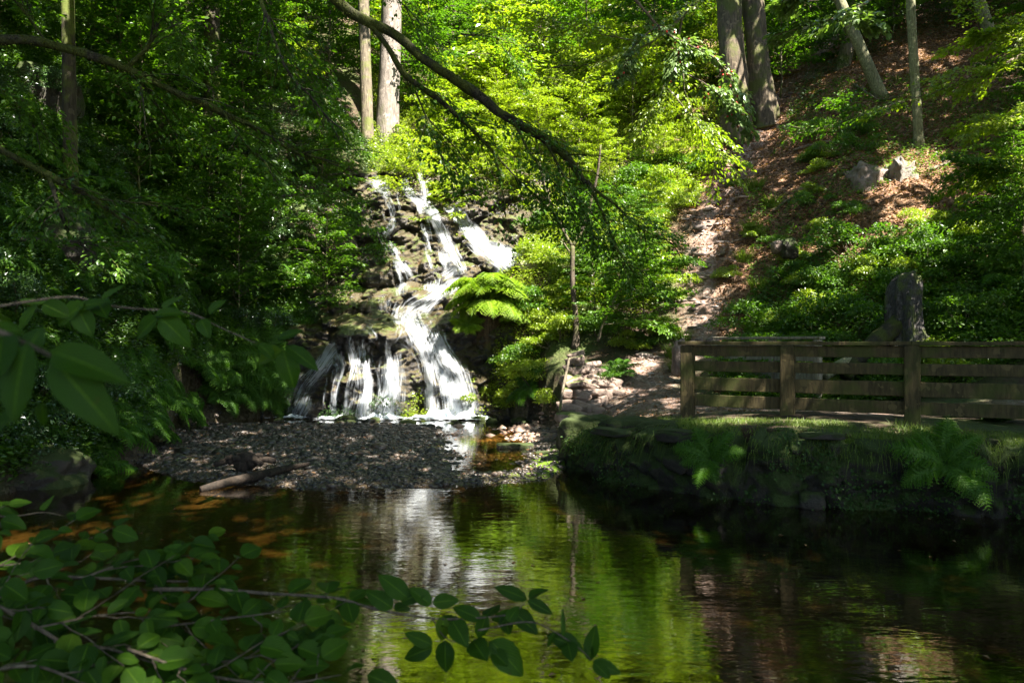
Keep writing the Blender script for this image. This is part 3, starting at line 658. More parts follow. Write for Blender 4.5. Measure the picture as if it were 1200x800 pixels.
PLACED = []
def put(kindname, protos, x, y, sc, look, cat, group, rz=None, zoff=-.05, k=None, parts=('stem', 'foliage'), tilt=False):
    pr = protos[R.integers(len(protos)) if k is None else k]
    z = float(height(x, y)) + zoff; o = thing(kindname, '', cat, (x, y, z), group, R.uniform(0, 6.28) if rz is None else rz, sc)
    if isinstance(pr, tuple):
        for nm, me in zip(parts, pr): link(nm, me, o)
    else: link(parts[-1], pr, o)
    if tilt: lean(o, x, y, .8, R.uniform(0, 6.28))
    px, py = pix((x, y, z + .5 * sc)); PLACED.append((o, look, float(px), float(py), cat)); return o

def finish_labels():
    by = {}
    for it in PLACED: by.setdefault(it[1] + ' ' + where(it[2], it[3]), []).append(it)
    ordn = ['first', 'second', 'third', 'fourth', 'fifth', 'sixth', 'seventh', 'eighth', 'ninth', 'tenth', 'eleventh', 'twelfth']
    for lab, its in by.items():
        if len(its) == 1: its[0][0]['label'] = lab; continue
        its.sort(key=lambda i: i[2])
        for k, it in enumerate(its):
            n = len(its)
            if n == 2: w = ['left of two', 'right of two'][k]
            elif k == 0: w = 'leftmost of %d' % n
            elif k == n - 1: w = 'rightmost of %d' % n
            else: w = ordn[min(k, 11)] + ' from left'
            it[0]['label'] = lab + ', ' + w

# areas the plants must not cover: (px0, py0, px1, py1, nearer than Y)
CLEAR = [(432, 215, 560, 489, 19.9), (335, 400, 560, 489, 19.8), (520, 205, 600, 325, 22.3), (700, 418, 800, 489, 18), (810, 240, 868, 400, 21.8), (850, 95, 935, 240, 27), (655, 425, 700, 489, 17), (838, 0, 905, 140, 26), (440, 0, 468, 128, 30), (1020, 165, 1100, 235, 21), (1066, 0, 1084, 160, 21), (662, 270, 684, 400, 18.4), (480, 195, 600, 245, 24), (425, 60, 440, 128, 29), (1045, 318, 1085, 392, 15)]
from mathutils import Vector
def lean(o, x, y, k=.75, spin=0.0, nvec=None):
    """plants on a steep bank grow out of it: turn the axis towards the slope's normal"""
    if nvec is None: e = .35; nvec = nrm(np.array([-(height(x + e, y) - height(x - e, y)) / (2 * e), -(height(x, y + e) - height(x, y - e)) / (2 * e), 1.0]))
    a = nrm(np.array([0, 0, 1.0]) * (1 - k) + nvec * k); q = Vector(a).to_track_quat('Z', 'Y'); from mathutils import Quaternion
    o.rotation_mode = 'QUATERNION'; o.rotation_quaternion = q @ Quaternion((0, 0, 1), spin); o.location = [o.location[i] + a[i] * .05 for i in range(3)]
    return o

def ok(x, y, rad, h):
    if inside(np.array(x), np.array(y), POOL): return False
    z = float(height(x, y)); px, pb = pix((x, y, z)); pt = pb - h * F / y; w = rad * F / y * .8
    for a, b, c, d, Y in CLEAR:
        if y < Y and px + w > a and px - w < c and pb > b and pt < d: return False
    return True

def scatter(n, pxr, Yr, mind, rad, h, fn, tries=40, cond=None):
    got = []
    for _ in range(n * tries):
        if len(got) >= n: break
        px = R.uniform(*pxr); y = R.uniform(*Yr); x = (px - 600) / F * y
        sc = R.uniform(.75, 1.2)
        if any((x - a) ** 2 + (y - b) ** 2 < mind ** 2 for a, b in got): continue
        if cond is not None and not cond(x, y): continue
        if not ok(x, y, rad * sc, h * sc): continue
        got.append((x, y)); fn(x, y, sc)
    return len(got)
offpath = lambda x, y: pathd(x, y) > 1.1
gB = 'young beeches covering the wooded slopes'
# slope above and right of the waterfall: sunlit young beeches
c = []
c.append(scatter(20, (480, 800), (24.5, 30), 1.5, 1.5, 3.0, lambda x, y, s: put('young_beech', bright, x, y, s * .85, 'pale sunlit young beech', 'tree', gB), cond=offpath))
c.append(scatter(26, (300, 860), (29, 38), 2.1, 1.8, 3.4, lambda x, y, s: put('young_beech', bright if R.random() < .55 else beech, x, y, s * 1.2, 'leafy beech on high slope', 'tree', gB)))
c.append(scatter(16, (200, 1100), (38, 47), 3.2, 1.8, 4, lambda x, y, s: put('young_beech', beech if R.random() < .6 else bright, x, y, s * 1.7, 'distant hillside beech', 'tree', gB)))
# left bank, in shade
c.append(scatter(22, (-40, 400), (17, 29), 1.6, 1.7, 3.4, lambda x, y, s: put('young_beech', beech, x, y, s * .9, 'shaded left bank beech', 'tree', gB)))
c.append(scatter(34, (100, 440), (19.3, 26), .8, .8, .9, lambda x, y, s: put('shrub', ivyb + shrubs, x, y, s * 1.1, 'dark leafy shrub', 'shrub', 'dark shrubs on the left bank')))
c.append(scatter(22, (-60, 130), (10.5, 17), .85, .8, .9, lambda x, y, s: put('shrub', ivyb, x, y, s * .9, 'dark low ivy shrub', 'shrub', 'dark shrubs on the left bank')))
c.append(scatter(46, (-20, 400), (10.5, 21.5), .62, .6, .6, lambda x, y, s: put('fern', ferns, x, y, s * .95, 'green bank fern', 'fern', 'ferns on the left bank', parts=('stem', 'frond'), tilt=True), cond=lambda x, y: height(x, y) < 5.5))
# right of the waterfall, down to the stream
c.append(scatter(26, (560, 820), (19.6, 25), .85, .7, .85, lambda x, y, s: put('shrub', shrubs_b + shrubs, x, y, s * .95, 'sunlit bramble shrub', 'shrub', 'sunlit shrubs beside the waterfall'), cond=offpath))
c.append(scatter(10, (560, 660), (18.8, 20.3), .55, .5, .6, lambda x, y, s: put('shrub', shrubs_b, x, y, s * .75, 'low yellow green shrub', 'shrub', 'sunlit shrubs beside the waterfall')))
c.append(scatter(7, (690, 800), (18.0, 21), 1.1, 1.1, 1.8, lambda x, y, s: put('young_beech', beech, x, y, s * .5, 'small dense beech', 'tree', gB), cond=offpath))
# right slope
c.append(scatter(26, (860, 1240), (14.3, 17.6), .75, .6, .8, lambda x, y, s: put('shrub', shrubs_b + shrubs, x, y, s * .85, 'bright leafy shrub', 'shrub', 'shrubs at the foot of the right slope'), cond=offpath))
c.append(scatter(9, (960, 1230), (13.4, 15.2), .8, .6, .7, lambda x, y, s: put('fern', ferns, x, y, s * .8, 'green fern', 'fern', 'ferns behind the fence', parts=('stem', 'frond'), tilt=True)))
c.append(scatter(6, (1165, 1290), (15, 22), 1.2, 1.3, 2.4, lambda x, y, s: put('young_beech', beech, x, y, s * .65, 'beech sapling', 'tree', gB)))
c.append(scatter(18, (900, 1200), (27, 36), 1.7, 1.8, 3.4, lambda x, y, s: put('young_beech', beech, x, y, s * .9, 'dim woodland beech', 'tree', gB)))
c.append(scatter(16, (865, 960), (17, 22.5), .8, .5, .5, lambda x, y, s: put('shrub', shrubs_b, x, y, s * .55, 'small sunlit slope shrub', 'shrub', 'shrubs on the leaf covered slope'), cond=lambda x, y: pathd(x, y) > .9))
c.append(scatter(9, (770, 850), (17.5, 24), .8, .5, .6, lambda x, y, s: put('shrub', shrubs_b, x, y, s * .6, 'low path side shrub', 'shrub', 'sunlit shrubs beside the waterfall'), cond=lambda x, y: pathd(x, y) > .75))
c.append(scatter(8, (870, 1010), (18, 24), 1.2, .5, .5, lambda x, y, s: put('shrub', shrubs, x, y, s * .6, 'small slope shrub', 'shrub', 'shrubs on the leaf covered slope'), cond=offpath))
print('SCATTER', c)
for px, Y, s, lk in [(1040, 13.9, .8, 'low shrub at the foot of the grey stump'), (1088, 13.8, .95, 'low shrub hugging the right side of the grey stump'), (1068, 13.6, .6, 'small shrub growing in front of the grey stump'), (850, 19.2, .5, 'shrub crowding the left side of the steep path'), (715, 15.9, .42, 'small bush on the tumbled stone wall'), (880, 16.6, .7, 'bush right behind the short grey fence')]:
    p = ((px - 600) / F * Y, Y); pr = (shrubs + shrubs_b)[R.integers(4)]; o = thing('shrub', lk, 'shrub', (*p, float(height(*p)) - .05), None, R.uniform(0, 6), s); link('stem', pr[0], o); link('foliage', pr[1], o)
for px, py, Y, s, lk, pr in [(590, 470, 19.0, .7, 'shrub with bright leaves low beside the main strand', shrubs_b), (625, 440, 19.0, .75, 'rounded bush between the root pillar and the stream corner', shrubs_b), (605, 420, 19.5, .7, 'bush tucked below the right side of the root pillar', shrubs), (645, 395, 19.0, .7, 'sunlit bush left of the forked tree foot', shrubs_b), (640, 465, 18.3, .6, 'low bush at the stream edge left of the leaning pole', shrubs_b), (650, 350, 19.6, .7, 'bright bush behind the forked tree stem', shrubs_b), (700, 385, 18.6, .6, 'bush right of the forked tree foot', shrubs), (735, 400, 18.2, .6, 'dense bush above the path bend', shrubs_b), (772, 395, 18.0, .55, 'leafy bush at the inner corner of the path', shrubs)]:
    o = thing('shrub', lk, 'shrub', seat(px, py + 8, Y - 1.5) - [0, 0, .1], None, R.uniform(0, 6), s); q_ = pr[R.integers(2)]; link('stem', q_[0], o); link('foliage', q_[1], o)
gi = 'grass tufts hanging over the slope edges'
for px, Y, s in [(872, 19.5, 1.1), (880, 20.5, 1.2), (890, 18.6, 1.1), (868, 18.2, 1), (905, 21, 1.1), (795, 16.2, 1), (790, 17.0, 1.1), (800, 17.6, 1), (885, 22, 1.2), (640, 21.6, 1.3), (655, 21.0, 1.3), (630, 22.6, 1.3), (610, 23, 1.2), (900, 17, 1), (860, 23, 1.1), (960, 17.5, .9), (1000, 16.5, .9)]:
    x = (px - 600) / F * Y; put('grass_tuft', grass, x, Y, s, 'arching grass tuft', 'grass tuft', gi, parts=('blades',))
# low ferns and saplings by the fence
for px, Y, s in [(1120, 11.2, .55), (1040, 12.0, .5), (1165, 10.6, .6)]:
    put('fern', ferns, (px - 600) / F * Y, Y, s, 'small fence side fern', 'fern', 'ferns by the fence', parts=('stem', 'frond'))

_gx, _gy = np.gradient(ZT, ST); AREA = np.minimum(np.sqrt(1 + _gx ** 2 + _gy ** 2), 7)
# ------------------------------------------------------------------ ground cover nobody could count
def cover(name, n, pxr, Yr, leafm, L, h, cond=None, wr=.6, k=5, flat=.35, kindv='stuff', tpl=LEAF4, dn=None, spread=.09):
    gpx = 600 + F * GX / np.maximum(GY, .1); w_ = AREA * ((GY > Yr[0]) & (GY < Yr[1]) & (gpx > pxr[0]) & (gpx < pxr[1])) * (~inp); w_ = w_.ravel() / w_.sum()
    ci = np.searchsorted(np.cumsum(w_), R.uniform(0, 1, n)).clip(0, w_.size - 1); X = GX.ravel()[ci] + R.uniform(-.5, .5, n) * ST; Y = GY.ravel()[ci] + R.uniform(-.5, .5, n) * ST
    m = ~inside(X, Y, POOL)
    if cond is not None: m &= cond(X, Y)
    if dn is not None: m &= vnoise(np.stack([X * dn[0], Y * dn[0], 0 * X], 1), 99) > dn[1]
    X, Y = X[m], Y[m]; z = height(X, Y); n = len(X); a = R.uniform(0, 6.28, (n, k)); rr = R.uniform(.2, 1, (n, k)) * spread
    gxn = -(height(X + .15, Y) - height(X - .15, Y)) / .3; gyn = -(height(X, Y + .15) - height(X, Y - .15)) / .3; NN = nrm(np.stack([gxn, gyn, 0 * X + 1], 1)); T1 = nrm(np.cross(NN, [1.0, .2, .1])); T2 = np.cross(NN, T1)
    P = (np.stack([X, Y, z], 1)[:, None] + T1[:, None] * (np.cos(a) * rr)[..., None] + T2[:, None] * (np.sin(a) * rr)[..., None] + NN[:, None] * (R.uniform(.1, 1, (n, k)) * h)[..., None]).reshape(-1, 3)
    D = np.stack([np.cos(a), np.sin(a), R.uniform(-.5, .2, (n, k))], -1).reshape(-1, 3)
    V, Fs = leaves(P, D, R.normal(0, flat, P.shape) + np.repeat(NN * .5 + [0, 0, .6], k, 0), L * R.uniform(.5, 1.2, len(P)), wr=wr, tpl=tpl)
    return kind(link(name, mesh(name, V, Fs, [leafm], smooth=False)), kindv)
notp = lambda X, Y: pathd(X, Y) > .95
cover('undergrowth', 45000, (430, 870), (19, 34), G_BRIGHT, .065, .45, notp)
cover('undergrowth', 60000, (-80, 480), (10, 30), G_DARK, .06, .35)
cover('undergrowth', 55000, (-80, 430), (9.5, 21.5), G_BEECH, .08, .25, lambda X, Y: height(X, Y) > .2)
cover('undergrowth', 18000, (850, 1260), (13.2, 17.5), G_BEECH, .07, .35, notp)
cover('undergrowth', 9000, (850, 1300), (16, 18.5), G_BEECH, .07, .25, notp, dn=(.5, -.02))
cover('undergrowth', 7000, (850, 1300), (18, 26), G_BEECH, .07, .2, notp, dn=(.5, .18))
cover('undergrowth', 16000, (840, 1260), (24, 40), G_DARK, .08, .5, notp, dn=(.35, .12))
cover('fallen_leaves', 60000, (840, 1280), (14.5, 30), BROWN, .075, .03, None, k=2, flat=.5, wr=.65)
cover('fallen_leaves', 5000, (690, 900), (12, 24), BROWN, .06, .02, None, k=1, flat=.4, wr=.65)
cover('fallen_leaves', 5000, (560, 860), (20, 30), BROWN, .08, .1, None, k=2, flat=.5, wr=.65)
# ------------------------------------------------------------------ stones
import bmesh
def rock_mesh(name, size, seed, mat, sub=4, rough=.35, block=0.0):
    bm = bmesh.new(); bmesh.ops.create_icosphere(bm, subdivisions=sub, radius=1); V = np.array([v.co[:] for v in bm.verts]); Fc = np.array([[v.index for v in f.verts] for f in bm.faces]); bm.free()
    if block: V = np.sign(V) * np.abs(V) ** (1 - block); V /= np.abs(V).max()
    d = fbm(V * 1.3 + seed * 5.1, 4, seed)[:, None]; f1, f2, fv = worley(V * 1.6 + seed * 3.3, seed)
    V = V * (1 + rough * d + rough * .35 * fbm(V * 6 + seed, 4, seed + 9)[:, None] + (fv[:, None] - .5) * rough * .35) * np.array(size)
    return mesh(name, V, [Fc], [mat])
STONE = stone_mat('red_brown_stone', (.11, .075, .055), (.34, .25, .20), moss=.25)
STONE_D = stone_mat('dark_mossy_stone', (.018, .015, .010), (.06, .047, .033), moss=.75, mosscol=(.02, .028, .005))
STONE_W = stone_mat('wet_pebble', (.034, .028, .023), (.115, .095, .08), moss=.0, rough=.3, perisland=.95, bump=.006)
STONE_R = stone_mat('dry_red_pebble', (.15, .10, .075), (.42, .29, .22), moss=.0, rough=.6, perisland=.9, bump=.006)

def pebbles(name, n, pxr, Yr, size, mat, cond=None, lift=.25):
    px = R.uniform(*pxr, n); Y = R.uniform(*Yr, n); X = (px - 600) / F * Y; m = inside(X, Y, POOL) & (Y > np.interp(X, FRONT[:, 0], FRONT[:, 1]) - .25) & (np.exp(-((X - .55) / .75) ** 2 - ((Y - 12.3) / 1.5) ** 2) < R.uniform(.25, 1.6, n))
    if cond is not None: m &= cond(X, Y)
    X, Y = X[m], Y[m]; n = len(X)
    bm = bmesh.new(); bmesh.ops.create_icosphere(bm, subdivisions=1, radius=1); bv = np.array([v.co[:] for v in bm.verts]); bf = np.array([[v.index for v in f.verts] for f in bm.faces]); bm.free()
    s = size * np.exp(R.normal(0, .45, n)); S = s[:, None] * R.uniform([.8, .8, .4], [1.4, 1.1, .75], (n, 3)); a = R.uniform(0, 6.28, n)
    v = bv[None] * (1 + R.normal(0, .13, (n, len(bv), 1))) * S[:, None]; c, s_ = np.cos(a)[:, None], np.sin(a)[:, None]
    V = np.stack([v[..., 0] * c - v[..., 1] * s_ + X[:, None], v[..., 0] * s_ + v[..., 1] * c + Y[:, None], v[..., 2] + (height(X, Y) + S[:, 2] * lift)[:, None]], -1)
    Fs = bf[None] + (np.arange(n) * len(bv))[:, None, None]
    return kind(link(name, mesh(name, V.reshape(-1, 3), [Fs.reshape(-1, 3)], [mat])), 'stuff')
pebbles('gravel', 26000, (150, 700), (10, 19.0), .020, STONE_W)
pebbles('gravel', 3000, (180, 660), (11.5, 19), .036, STONE_W)
pebbles('gravel', 2600, (500, 670), (15.0, 18.6), .040, STONE_R, lambda X, Y: (X + (Y - 17) * .3 > -1.2 + .8 * vnoise(np.stack([X * 1.5, Y * 1.5, 0 * X], 1), 5)))
def path_stones():
    n = 1300; i = R.integers(0, 400, n); PP = resample(np.c_[PATHS[0], np.zeros(len(PATHS[0]))], .05)[:, :2]; b = PP[R.integers(0, len(PP), n)] + R.normal(0, .45, (n, 2))
    b = b[~inside(b[:, 0], b[:, 1], POOL)]; n = len(b); bm = bmesh.new(); bmesh.ops.create_icosphere(bm, subdivisions=1, radius=1); bv = np.array([v.co[:] for v in bm.verts]); bf = np.array([[v.index for v in f.verts] for f in bm.faces]); bm.free()
    steepv = b[:, 1] > 17; s = np.where(steepv, .055, .022) * np.exp(R.normal(0, .5, n)); S = s[:, None] * R.uniform([.8, .7, .2], [1.7, 1.1, .45], (n, 3))
    V = bv[None] * (1 + R.normal(0, .16, (n, len(bv), 1))) * S[:, None] + np.c_[b, height(b[:, 0], b[:, 1])][:, None]
    kind(link('rubble', mesh('rubble', V.reshape(-1, 3), [(bf[None] + (np.arange(n) * len(bv))[:, None, None]).reshape(-1, 3)], [STONE_P])), 'stuff')
STONE_P = stone_mat('path_stone', (.13, .10, .085), (.34, .28, .25), moss=.0, rough=.8, perisland=.8, bump=.01)
path_stones()
px = R.uniform(180, 640, 260); Y = R.uniform(10.6, 18.5, 260); X = (px - 600) / F * Y; m = inside(X, Y, POOL); X, Y = X[m], Y[m]
V, Fs = leaves(np.stack([X, Y, height(X, Y) + .05], 1), R.normal(0, 1, (len(X), 3)) * [1, 1, .1], R.normal(0, .3, (len(X), 3)) + [0, 0, 1], .08, wr=.65)
kind(link('fallen_leaves', mesh('fallen_leaves', V, Fs, [BROWN], smooth=False)), 'stuff')

def rock(name, label, px, py, Y, size, seed, mat, cat='rock', rough=.3, block=.35, rz=0, tilt=(0, 0), group=None):
    p = W(px, py, Y); o = link(name, rock_mesh(name, size, seed, mat, 5, rough, block), None, p, rz); o.rotation_euler = (tilt[0], tilt[1], rz); return tag(o, label, cat, group)
rock('boulder', 'large squared dark stone at the end of the bank wall', 688, 515, 12.3, (.42, .32, .36), 1, STONE_D, 'boulder', .22, .5)
rock('boulder', 'long flat dark stone on the bank top right of the squared stone', 735, 505, 11.7, (.40, .26, .20), 2, STONE_D, 'boulder', .2, .5, .2)
rock('boulder', 'low mossy stone in the bank under the fence end', 790, 512, 11.0, (.5, .3, .22), 3, STONE_D, 'boulder', .2, .5, -.3)
rock('stone_block', 'rectangular block lying in the stream near green algae', 604, 524, 14.3, (.33, .15, .07), 4, STONE_D, 'stone', .08, .7, .05)
rock('stone_block', 'narrow dark slab at the foot of the boulder', 646, 533, 13.2, (.26, .12, .06), 5, STONE_D, 'stone', .1, .7, -.1)
rock('boulder', 'mossy boulder at the waterline on the far left', 35, 560, 10.7, (.7, .6, .45), 6, STONE_D, 'boulder', .3, .2)
rock('boulder', 'tall mossy boulder above the waterline on the left bank', 88, 535, 12.2, (.6, .5, .6), 7, STONE_D, 'boulder', .35, .2)
rock('boulder', 'overhanging mossy outcrop high on the left bank', 60, 290, 14.2, (.8, .6, .7), 8, STONE_D, 'outcrop', .4, .2)
rock('boulder', 'dark outcrop under the mossy limb at upper left', 40, 125, 16.6, (.8, .7, .8), 9, STONE_D, 'outcrop', .35, .4)
rock('outcrop', 'pale grey rock outcrop below the straight slim tree', 1052, 215, 19.6, (.30, .4, .5), 10, stone_mat('pale_grey_stone', (.09, .075, .06), (.32, .28, .23), moss=.5), 'outcrop', .55, .5, .2)
rock('outcrop', 'shaded rock face left of the pale outcrop', 1015, 225, 19.9, (.4, .5, .65), 11, STONE, 'outcrop', .35, .45)
rock('stone_block', 'pale flat stone at the corner of the stream', 670, 489, 14.7, (.30, .22, .10), 12, STONE, 'stone', .1, .6, .05)
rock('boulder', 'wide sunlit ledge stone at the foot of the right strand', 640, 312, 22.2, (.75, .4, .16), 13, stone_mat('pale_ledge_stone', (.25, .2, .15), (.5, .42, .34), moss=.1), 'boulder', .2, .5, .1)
rock('boulder', 'reddish boulder beside the steep path foot', 912, 290, 18.6, (.16, .16, .15), 14, STONE, 'boulder', .3, .3)
rock('boulder', 'brown stone on the right slope above the shrubs', 925, 292, 18.4, (.17, .2, .24), 15, STONE_D, 'boulder', .3, .4)
rock('boulder', 'mossy stone at the left end of the fence', 797, 420, 15.5, (.16, .16, .34), 16, STONE, 'boulder', .25, .4)

# tumbled wall of loose stones
wl = thing('stone_wall', 'tumbled sunlit stone wall with moss between the stream and the path', 'wall', W(690, 488, 15.1))
o0 = np.array(wl.location)
for k in range(76):
    row = k // 9; px = 662 + (k % 9) * 9.5 + R.uniform(-4, 4) + row * 1.2; py = 488 - row * 9 + R.uniform(-3, 3); Yk = 15.0 + row * .13 + R.uniform(-.08, .08) + (k % 9) * .02
    if px > 672 + (9 - row) * 10.5: continue
    sz = (R.uniform(.08, .21), .14, R.uniform(.05, .10)); q = link('stone', rock_mesh('stone', sz, 200 + k, STONE, 3, .3, .55), wl, W(px, py, Yk) - o0, R.uniform(-.5, .5)); q.rotation_euler = (R.uniform(-.25, .25), R.uniform(-.35, .35), R.uniform(-.5, .5))
back = rock_mesh('core', (.55, .45, .5), 300, STONE, 4, .3, .35); link('core', back, wl, W(700, 472, 15.95) - o0)
P = resample([W(655, 490, 14.6), W(659, 460, 14.8), W(667, 420, 15.2)], .1); lp = link('pole', mesh('pole', *tube(P, .026, 8, .1, 3), [BARK_MID]), None)
tag(lp, 'thin mossy pole leaning against the tumbled stone wall', 'pole')

# bank wall along the pool
BW = resample(np.c_[BANK[:9], np.zeros(9)], .05)[:, :2]; tn = nrm(np.gradient(BW, axis=0)); on = np.stack([tn[:, 1], -tn[:, 0]], 1)
if on[0] @ (np.array([0, 6]) - BW[len(BW) // 2]) < 0: on = -on
nz = 34; hz = np.linspace(0, 1, nz); top = np.array([float(height(x - 0.0, y)) for x, y in BW - on * .45]); top = np.minimum(np.maximum(top, .5), .9)
PX = BW[:, None, :] + on[:, None, :] * (-.22 + .22 * np.sin(np.pi * np.clip(1 - hz * .9, 0, 1)) ** .6)[None, :, None]
PZ = -.7 + (top[:, None] + .72) * hz[None]
prof_in = np.clip((hz - .93) / .07, 0, 1); PX = PX - on[:, None] * (prof_in * .35)[None, :, None]
s = np.arange(len(BW)) * .05; qq = np.stack([np.repeat(s, nz), PZ.ravel(), np.full(PZ.size, 3.0)], 1); wq = qq + np.stack([fbm(qq * 2, 2, 1), fbm(qq * 2, 2, 2), 0 * qq[:, 0]], 1) * .2
f1, f2, fv = worley(wq * [2.0, 4.0, 1], 70); dsp = ((fv - .5) * .16 - np.clip(.1 - (f2 - f1), 0, 1) * .5 + fbm(qq * 3, 4, 71) * .16 + fbm(qq * 9, 3, 72) * .12).reshape(PZ.shape)
PX = PX + on[:, None] * dsp[..., None]; Vb = np.concatenate([PX, PZ[..., None] + .0], -1).reshape(-1, 3)
WALLM = bark_mat('mossy_bank_stone', (.016, .014, .008), (.06, .05, .03), moss=.75, mosscol=(.022, .034, .005), scale=.8)
bw = link('bank_wall', mesh('bank_wall', Vb, [grid_faces(len(BW), nz)], [stone_mat('mossy_bank_stone', (.012, .010, .006), (.045, .035, .02), moss=.85, mosscol=(.022, .034, .005), scale=1.6)])); tag(bw, 'low mossy stone retaining wall along the right side of the pool', 'wall')
# trailing leaves, hanging grass on the wall: one part of the wall
i = R.integers(0, len(BW), 4200); j = R.integers(8, nz - 1, 4200); m = vnoise(np.stack([i * .05, j * .12, 0 * i], 1) * 1.6, 4) > .0; i, j = i[m], j[m]; V3 = Vb.reshape(len(BW), nz, 3)
k = 6; P = np.repeat(V3[i, j], k, 0) + R.normal(0, .06, (len(i) * k, 3)); O3 = np.c_[on, np.zeros(len(on))]; No = np.repeat(O3[i], k, 0); P += No * .04
V, Fs = leaves(P, R.normal(0, .7, P.shape) + [0, 0, -.5], No + [0, 0, .8] + R.normal(0, .3, P.shape), .042 * R.uniform(.5, 1.2, len(P)), wr=.8)
tr = link('trailing_leaves', mesh('trailing_leaves', V, Fs, [leaf_mat('trailing_leaf', (.02, .05, .010), (.055, .11, .018), trans=.3, gloss=.55, spec=.25)], smooth=False), bw)
def fringe(n, L, seed, jr, lean, mat):
    r = np.random.default_rng(seed); i = r.integers(2, len(BW) - 2, n); j = r.integers(*jr, n); b = V3[i, j] + r.normal(0, .03, (n, 3)); m = 6; t = np.linspace(0, 1, m); l = L * r.uniform(.4, 1.2, n); o = O3[i] * lean + r.normal(0, .4, (n, 3)) * [1, 1, 0]
    up = r.uniform(.2, 1.0, n); P = b[:, None] + o[:, None] * (l[:, None] * t)[..., None] * .5 + np.array([0, 0, 1.0]) * (l[:, None] * (up[:, None] * t - 1.3 * t ** 2))[..., None]
    S = nrm(r.normal(0, 1, (n, 3)) * [1, 1, .1])[:, None] * (.0035 * (1 - t ** 2 * .9))[None, :, None]
    V = np.stack([P - S, P + S], 2).reshape(-1, 3); ii = (np.arange(n) * m * 2)[:, None] + (np.arange(m - 1) * 2)[None]
    return mesh('hanging_grass', V, [np.stack([ii, ii + 1, ii + 3, ii + 2], -1).reshape(-1, 4)], [mat], smooth=False)
link('hanging_grass', fringe(4500, .24, 5, (nz - 6, nz), 1.0, G_GRASS), bw); link('hanging_moss', fringe(9000, .10, 6, (8, nz), .25, leaf_mat('moss_strand', (.02, .028, .006), (.06, .07, .014), trans=.2, gloss=.8, spec=.1)), bw)
# grass on the bank top
n = 34000; i = R.integers(0, len(BW), n); off = R.uniform(-.05, 1.0, n) ** 1.0; b2 = BW[i] - on[i] * (off[:, None] * 1.15 + .1); b2 += R.normal(0, .03, b2.shape)
m = (vnoise(np.c_[b2 * 1.8, 0 * off], 8) > -.35) & (b2[:, 0] > 2.2); b2 = b2[m]; n = len(b2); z = np.where(off[m] * 1.15 + .1 < .62, top[i][m], height(b2[:, 0], b2[:, 1])); edge = np.minimum(off[m], 1)
t = np.linspace(0, 1, 4); h_ = R.uniform(.025, .085, n) * (1 + .6 * (vnoise(np.c_[b2 * 2.5, 0 * z], 9) > .2)); d = R.normal(0, .45, (n, 2)); P = np.stack([b2[:, 0, None] + d[:, :1] * h_[:, None] * t ** 1.5, b2[:, 1, None] + d[:, 1:] * h_[:, None] * t ** 1.5, np.maximum(z, .55)[:, None] - .02 + h_[:, None] * t], -1)
S = nrm(R.normal(0, 1, (n, 3)) * [1, .4, 0])[:, None] * (.0035 * (1 - t ** 2 * .9))[None, :, None]; V = np.stack([P - S, P + S], 2).reshape(-1, 3); ii = (np.arange(n) * 8)[:, None] + (np.arange(3) * 2)[None]
kind(link('grass', mesh('grass', V, [np.stack([ii, ii + 1, ii + 3, ii + 2], -1).reshape(-1, 4)], [G_GRASS], smooth=False)), 'stuff')
ii0 = 130
for k in range(11):
    i_ = int(R.uniform(15, len(BW) - 10)); q_ = BW[i_] - on[i_] * .06; st_ = link('coping_stone', rock_mesh('coping_stone', (R.uniform(.12, .34), R.uniform(.09, .17), R.uniform(.04, .08)), 400 + k, STONE_D, 3, .25, .55), bw, (q_[0], q_[1], top[i_] + R.uniform(-.04, .01)), math.atan2(tn[i_][1], tn[i_][0]))
for k in range(9):
    i_ = int(R.uniform(10, len(BW) - 5)); q_ = BW[i_] + on[i_] * .02; link('wall_stone', rock_mesh('wall_stone', (R.uniform(.12, .3), R.uniform(.08, .14), R.uniform(.08, .15)), 440 + k, STONE_D, 3, .35, .5), bw, (q_[0], q_[1], R.uniform(.0, .6)), math.atan2(tn[i_][1], tn[i_][0]) + R.uniform(-.15, .15))
for k in range(20):
    x = R.uniform(-5.6, 1.0); y = R.uniform(18.3, 19.35); o = link('rock', rock_mesh('rock', (R.uniform(.08, .22), R.uniform(.07, .15), R.uniform(.05, .12)), 480 + k, STONE_D, 3, .35, .3), None, (x, y, R.uniform(-.06, .03)), R.uniform(0, 3)); tag(o, 'dark wet rock at the foot of the waterfall strands', 'rock', 'wet rocks at the foot of the waterfall')
# ferns on the wall
def wall_fern(px, py, Y, s, look, k, tilt=.9, arc=None, nf=9, L=.62, seed=1):
    st, fo = proto_fern(L, nf, seed, G_FERN, 1.0, 1.6, arc=arc or (-2.6, -.5)); a_, b_ = pix(V3.reshape(-1, 3)); q_ = V3.reshape(-1, 3)[np.argmin((a_ - px) ** 2 + (b_ - py) ** 2)]; ii_ = int(np.argmin(np.hypot(*(BW - q_[:2]).T))); p = q_ + O3[ii_] * .05; o = thing('fern', look, 'fern', p, 'ferns on the bank wall'); lean(o, 0, 0, .62, 0, nrm(O3[ii_] + [0, -.3, 0])); link('stem', st, o); link('frond', fo, o); return o
wall_fern(835, 540, 9.75, 1, 'small fern drooping from the bank wall below the left fence post', 0, seed=501, nf=7, L=.60, arc=(0, 6.28))
wall_fern(1105, 545, 8.5, 1, 'large fern hanging from the bank wall towards the water', 0, seed=502, nf=8, L=.80, arc=(0, 6.28))
wall_fern(1090, 552, 8.5, 1, 'single pale fern frond reaching left from the bank wall', 0, seed=503, nf=2, L=.52, arc=(-3.1, -2.7))

